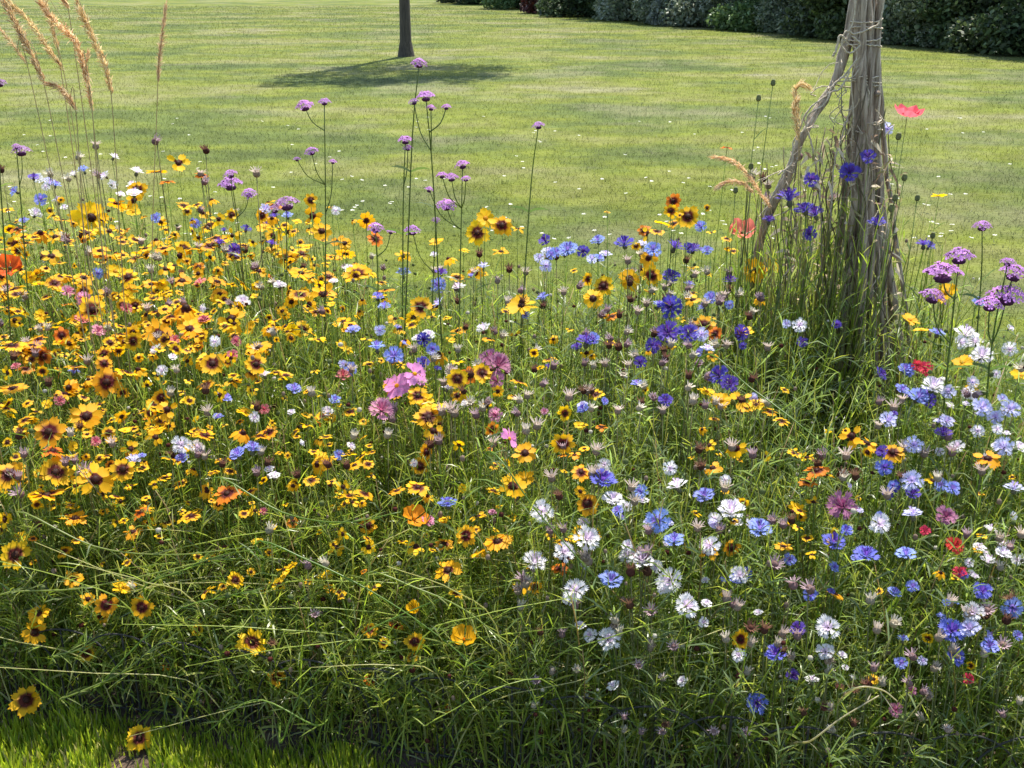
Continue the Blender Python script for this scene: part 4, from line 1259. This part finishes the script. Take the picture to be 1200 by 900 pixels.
cen = dome(0.17, 0.12, YEL2, 3, 8)
special("cosmos", 486, 438, 36, (0.5, -0.45, 0.8), [("petals", cosmos(1, 1), M_PETAL), ("centre", cen, M_PETAL)], None, "upper flower of the pink cosmos pair")
special("cosmos", 465, 452, 36, (-0.2, -0.6, 0.8), [("petals", cosmos(2), M_PETAL), ("centre", cen, M_PETAL)], None, "lower pale pink flower of the cosmos pair")
special("cosmos", 597, 514, 30, (0.7, -0.3, 0.5), [("petals", cosmos(3, 2), M_PETAL), ("centre", cen, M_PETAL)], None, "side-on pink cosmos just above a yellow coreopsis")
for px, py, s in ((906, 97, 8), (889, 115, 8), (1053, 160, 9), (1049, 232, 9), (1045, 244, 10), (1060, 208, 9), (862, 223, 8), (880, 195, 8), (1075, 232, 8), (1093, 276, 8)):
    r_ = special("poppy_pod", px, py, s, (0.05, 0, 1), [("pod", (lambda a: (np.vstack([a[0], dome(0.75, 0.2, np.array([0.2, 0.22, 0.1]), 2, 7, 0.9)[0]]), list(a[1]) + [[i + len(a[0]) for i in t_] for t_ in dome(0.75, 0.2, np.array([0.2, 0.22, 0.1]), 2, 7, 0.9)[1]], np.vstack([a[2], dome(0.75, 0.2, np.array([0.2, 0.22, 0.1]), 2, 7, 0.9)[2]])))(egg(0.8, 2.0, np.array([0.2, 0.21, 0.1]), -1.0, 5, 8)), M_DRY)], 2.1 + random.uniform(-0.1, 0.1), "pod", "seed pod", 0.9)
    rec(r_, "round green poppy pod", "seed pod", px, py, s, "poppy pods on bare stems")


# --- feather grass plumes at the top left
def plume(pts, foot, Yd, label, dense=1.0, thick=1.0):
    """pts run from the tip down to the bottom of the plume; foot = where the culm meets the ground (x)"""
    q = [P(a, b, Yd) for a, b in pts]
    base = np.array([(foot - 600) / F * Yd * 1.1, Yd, 0.0])
    root = empty("feather_grass", base); tag(root, label, "grass plume", "feather grass plumes")
    low = q[-1]
    culm = smooth_path([base, base + (low - base) * [0.15, 1, 0.5], low, q[len(q) // 2], q[0]], 26) - base
    link("stem", mesh_of("grass_culm", *tubes(culm[None], np.linspace(0.0012, 0.0005, 26)[None], (0.46, 0.37, 0.2), 5), M_DRY), root)
    path = smooth_path(q[::-1], 60) - base
    n = int(620 * dense)
    t = rng.random(n); f = t * 59; i0 = np.minimum(f.astype(int), 58); fr = (f - i0)[:, None]
    b = path[i0] * (1 - fr) + path[i0 + 1] * fr
    tg = norm(path[i0 + 1] - path[i0])
    spread = 0.35 * np.sin(np.clip(t * 1.1, 0, 1) * math.pi)[:, None]
    d = norm(tg + rng.normal(size=(n, 3)) * (0.14 + spread))
    c = np.array([(0.78, 0.55, 0.28), (0.86, 0.68, 0.42), (0.60, 0.38, 0.18), (0.42, 0.24, 0.12)])[rng.choice(4, n, p=[.35, .3, .2, .15])]
    V, T, C = blades(b + rng.normal(size=(n, 3)) * 0.0019 * thick, d, rng.uniform(0.008, 0.019, n), 0.0014 * thick, 0.2, c, 2)
    link("plume", mesh_of("grass_plume", V, T, C, M_DRY), root)


plume([(-22, -60), (4, 0), (22, 35), (36, 62), (51, 96)], 128, 2.0, "leftmost thick golden plume at the top left corner", 1.3, 1.3)
plume([(-8, -30), (14, 6), (30, 20), (47, 42), (60, 62), (74, 80)], 140, 2.05, "golden plume second from the left photo edge", 1.1, 1.0)
plume([(20, -60), (47, 2), (66, 26), (88, 48), (97, 76), (104, 98)], 150, 2.02, "thick plume in the middle of the feather grass clump", 1.4, 1.3)
plume([(38, -40), (52, 4), (60, 28), (68, 60)], 135, 2.1, "short straight plume between the thick golden ones", 0.8, 0.9)
plume([(70, -60), (90, 2), (102, 28), (112, 52), (124, 80), (130, 108)], 160, 1.98, "reddish plume rightmost in the feather grass clump", 1.4, 1.15)
plume([(60, -70), (72, -10), (80, 10)], 152, 2.06, "plume tip cut by the top photo edge", 0.6)
plume([(194, 8), (190, 40), (187, 66), (185, 96)], 188, 2.15, "single thin upright plume standing apart on the right", 0.8, 0.7)
plume([(-12, 22), (4, 38), (18, 56), (32, 76)], 120, 2.0, "thinnest plume, leaning over the left photo edge", 0.4, 0.6)
plume([(56, 98), (68, 102), (80, 114), (89, 130)], 118, 2.0, "small low pale plume beneath the clump", 0.6, 0.9)
plume([(103, 62), (100, 85), (104, 108), (108, 128)], 140, 2.03, "small lower plume under the thick middle one", 0.5, 0.8)
# dried grass heads by the poles
plume([(947, 102), (938, 98), (932, 106), (934, 124), (937, 150)], 930, 2.15, "golden curled grass head touching the leaning pole", 0.6, 1.0)
plume([(934, 118), (931, 128), (933, 145), (936, 165)], 925, 2.12, "short tan grass head left of the leaning pole", 0.5, 1.1)
plume([(838, 184), (858, 188), (874, 202), (888, 222), (903, 242)], 925, 2.1, "golden grass head arching left from the foot of the leaning pole", 0.7, 1.0)
plume([(842, 218), (856, 212), (872, 216), (884, 226)], 912, 2.12, "small tan grass head under the arching golden one", 0.4, 0.8)

# --- long stalks lying across the left front
stalks = [([(0, 697), (90, 690), (180, 672), (262, 652)], "pale green stalk lying nearly level left of the maroon blooms"),
          ([(168, 690), (215, 668), (262, 650), (330, 640)], "stalk rising gently right over the sprawling foliage"),
          ([(300, 636), (360, 656), (430, 690), (500, 735), (572, 792)], "long green stalk slanting down right past the golden poppy"),
          ([(430, 672), (490, 690), (545, 715), (600, 760)], "second slanting stalk above the golden poppy"),
          ([(70, 820), (140, 790), (185, 755), (208, 748)], "bowed stalk above the bare soil patch"),
          ([(60, 770), (95, 760), (108, 742)], "short bent stalk near the left hoops"),
          ([(370, 850), (300, 820), (240, 860)], "thin stalk drooping over the bright grass"),
          ([(570, 530), (630, 600), (700, 680)], "thin stalk crossing behind the white cornflowers"),
          ([(820, 420), (880, 455), (940, 500), (985, 540)], "stalk slanting toward the foot of the poles"),
          ([(985, 445), (960, 455), (930, 470)], "silvery curved leaf stalk at the foot of the poles"),
          ([(950, 868), (985, 842), (1030, 815)], "pale dry stalk low at the right front"),
          ([(1000, 808), (1032, 808), (1052, 822)], "short bleached stalk bearing a mauve flower"),
          ([(250, 560), (330, 600), (400, 612), (470, 600)], "arching stalk across the middle of the left foliage"),
          ([(20, 600), (110, 640), (200, 650), (300, 640)], "stalk sweeping under the left yellow blooms"),
          ([(120, 800), (200, 720), (260, 700), (310, 690)], "stalk lifting from the shade toward the sprawl"),
          ([(330, 870), (360, 800), (430, 740), (520, 700)], "upright bowed stalk left of the golden poppy")]
for pts, lab in stalks:
    q = []
    for a, b in pts:
        p = place(a, b); p[1] -= 0.03; q.append(P(a, b, p[1]))
    q[0] = np.array(q[0])
    g = np.array([q[0][0] + random.uniform(-0.05, 0.05), q[0][1] + 0.1, 0.0])
    allp = [g, (g + q[0]) / 2 + [0, 0.02, 0.03]] + q
    root = empty("leaning_stalk", g); tag(root, lab, "plant stalk", "long stalks sprawling across the bed")
    path = smooth_path(allp, 26) - g
    c = random.choice([(0.22, 0.29, 0.06), (0.28, 0.33, 0.10), (0.17, 0.25, 0.05)]) if "dry" not in lab and "bleached" not in lab else (0.5, 0.45, 0.32)
    link("stem", mesh_of("stalk", *tubes(path[None], np.linspace(0.0020, 0.0010, 26)[None], c, 5), M_LEAF), root)
    n = 22 if c[0] < 0.4 else 2
    k = rng.integers(8, 25, n)
    tg = norm(path[np.minimum(k + 1, 25)] - path[k])
    d = norm(tg + norm(rng.normal(size=(n, 3))) * 0.7)
    link("leaves", mesh_of("stalk_leaves", *blades(path[k], d, rng.uniform(0.02, 0.05, n), 0.002, 0.1, np.array(c) * 0.95, 2), M_LEAF), root)

# --- white daisies in the lawn just behind the bed
dv, dt, dc = coreopsis_petals(5, 0.25, 9, 0.05, 0.1, np.array([0.8, 0.8, 0.76]), YEL, 0)
DM = mesh_of("daisy", xf(dv, (0, 0, 0.045), (0, 0, 1), 0.012), dt, dc, M_PETAL)
for _ in range(190):
    px, py = random.uniform(5, 1195), 290 - 150 * random.random() ** 1.4
    g = G(px, py)
    if g[1] < back(g[0]) + 0.3: continue
    o = link("lawn_daisy", DM); o.location = Vector(g); o.rotation_euler = (random.uniform(0, 0.3), 0, random.uniform(0, 6))
    o.scale = (1, 1, 1)
    tag(o, "tiny white daisy low in the mown lawn behind the bed", "flower", "white daisies in the lawn")

# ------------------------------------------------------------------ labels that say which one
LM = [("the largest yellow bloom", 107, 255), ("the pink cosmos pair", 475, 445), ("the wooden poles", 1000, 330), ("the red poppy", 1063, 136),
      ("the tall verbena stems", 500, 215), ("the white cornflower cluster", 675, 655), ("the golden cup poppy", 544, 750), ("the bare soil patch", 158, 890),
      ("the big mauve cornflower", 583, 432), ("the salmon pink poppy", 870, 274), ("the orange red poppy", 12, 315), ("the side-on pink cosmos", 597, 514),
      ("the brightest blue cornflower", 705, 565), ("the stacked mauve verbena", 1108, 325), ("the orange blooms below the poles", 955, 556),
      ("the red cornflower trio", 1110, 650), ("the stacked chunky verbena", 270, 215), ("the lone white cornflower left", 213, 522),
      ("the blue cornflower pair right", 1116, 755), ("the low pale stalk", 985, 842), ("the violet cornflower cluster", 795, 385), ("the bowed stalk", 185, 755),
      ("the pale blue cornflowers left", 288, 532), ("the isolated yellow trio", 575, 264)]
RANK = ["nearest", "second", "third", "fourth", "fifth", "sixth", "seventh", "eighth", "ninth", "tenth", "eleventh", "twelfth"]
DIRS = ["right of", "above right of", "above", "above left of", "left of", "below left of", "below", "below right of"]
cells = {}
for r_ in RECORDS:
    root, look, cat, px, py, sz_, grp = r_
    d_, nm, lx, ly = min(((px - a) ** 2 + (py - b) ** 2, n_, a, b) for n_, a, b in LM)
    d_ = math.sqrt(d_)
    size_w = "large " if sz_ >= 27 else "small " if sz_ < 17 else ""
    if cat != "flower": size_w = ""
    if d_ < 7: where = "at"
    else: where = DIRS[int(round(math.atan2(-(py - ly), px - lx) / (math.pi / 4))) % 8]
    cells.setdefault((size_w + look, where, nm), []).append((d_, r_))
for (lk_, where, nm), lst in cells.items():
    lst.sort(key=lambda a: a[0])
    for i, (d_, r_) in enumerate(lst):
        root, look, cat, px, py, sz_, grp = r_
        if i < len(RANK):
            if where == "at": lab = f"{lk_} marking {nm}" if nm.split()[-1] not in lk_ else f"{lk_}, {RANK[i]} in {nm}"
            else: lab = (f"{lk_} {where} {nm}" if len(lst) == 1 else f"{lk_}, {RANK[i]} {where} {nm}" if i else f"{lk_}, nearest one {where} {nm}")
        else:
            lab = f"{lk_} in the thick of those {where} {nm}"
        tag(root, lab, cat, grp)
print("records", len(RECORDS), "objects", len(bpy.data.objects))
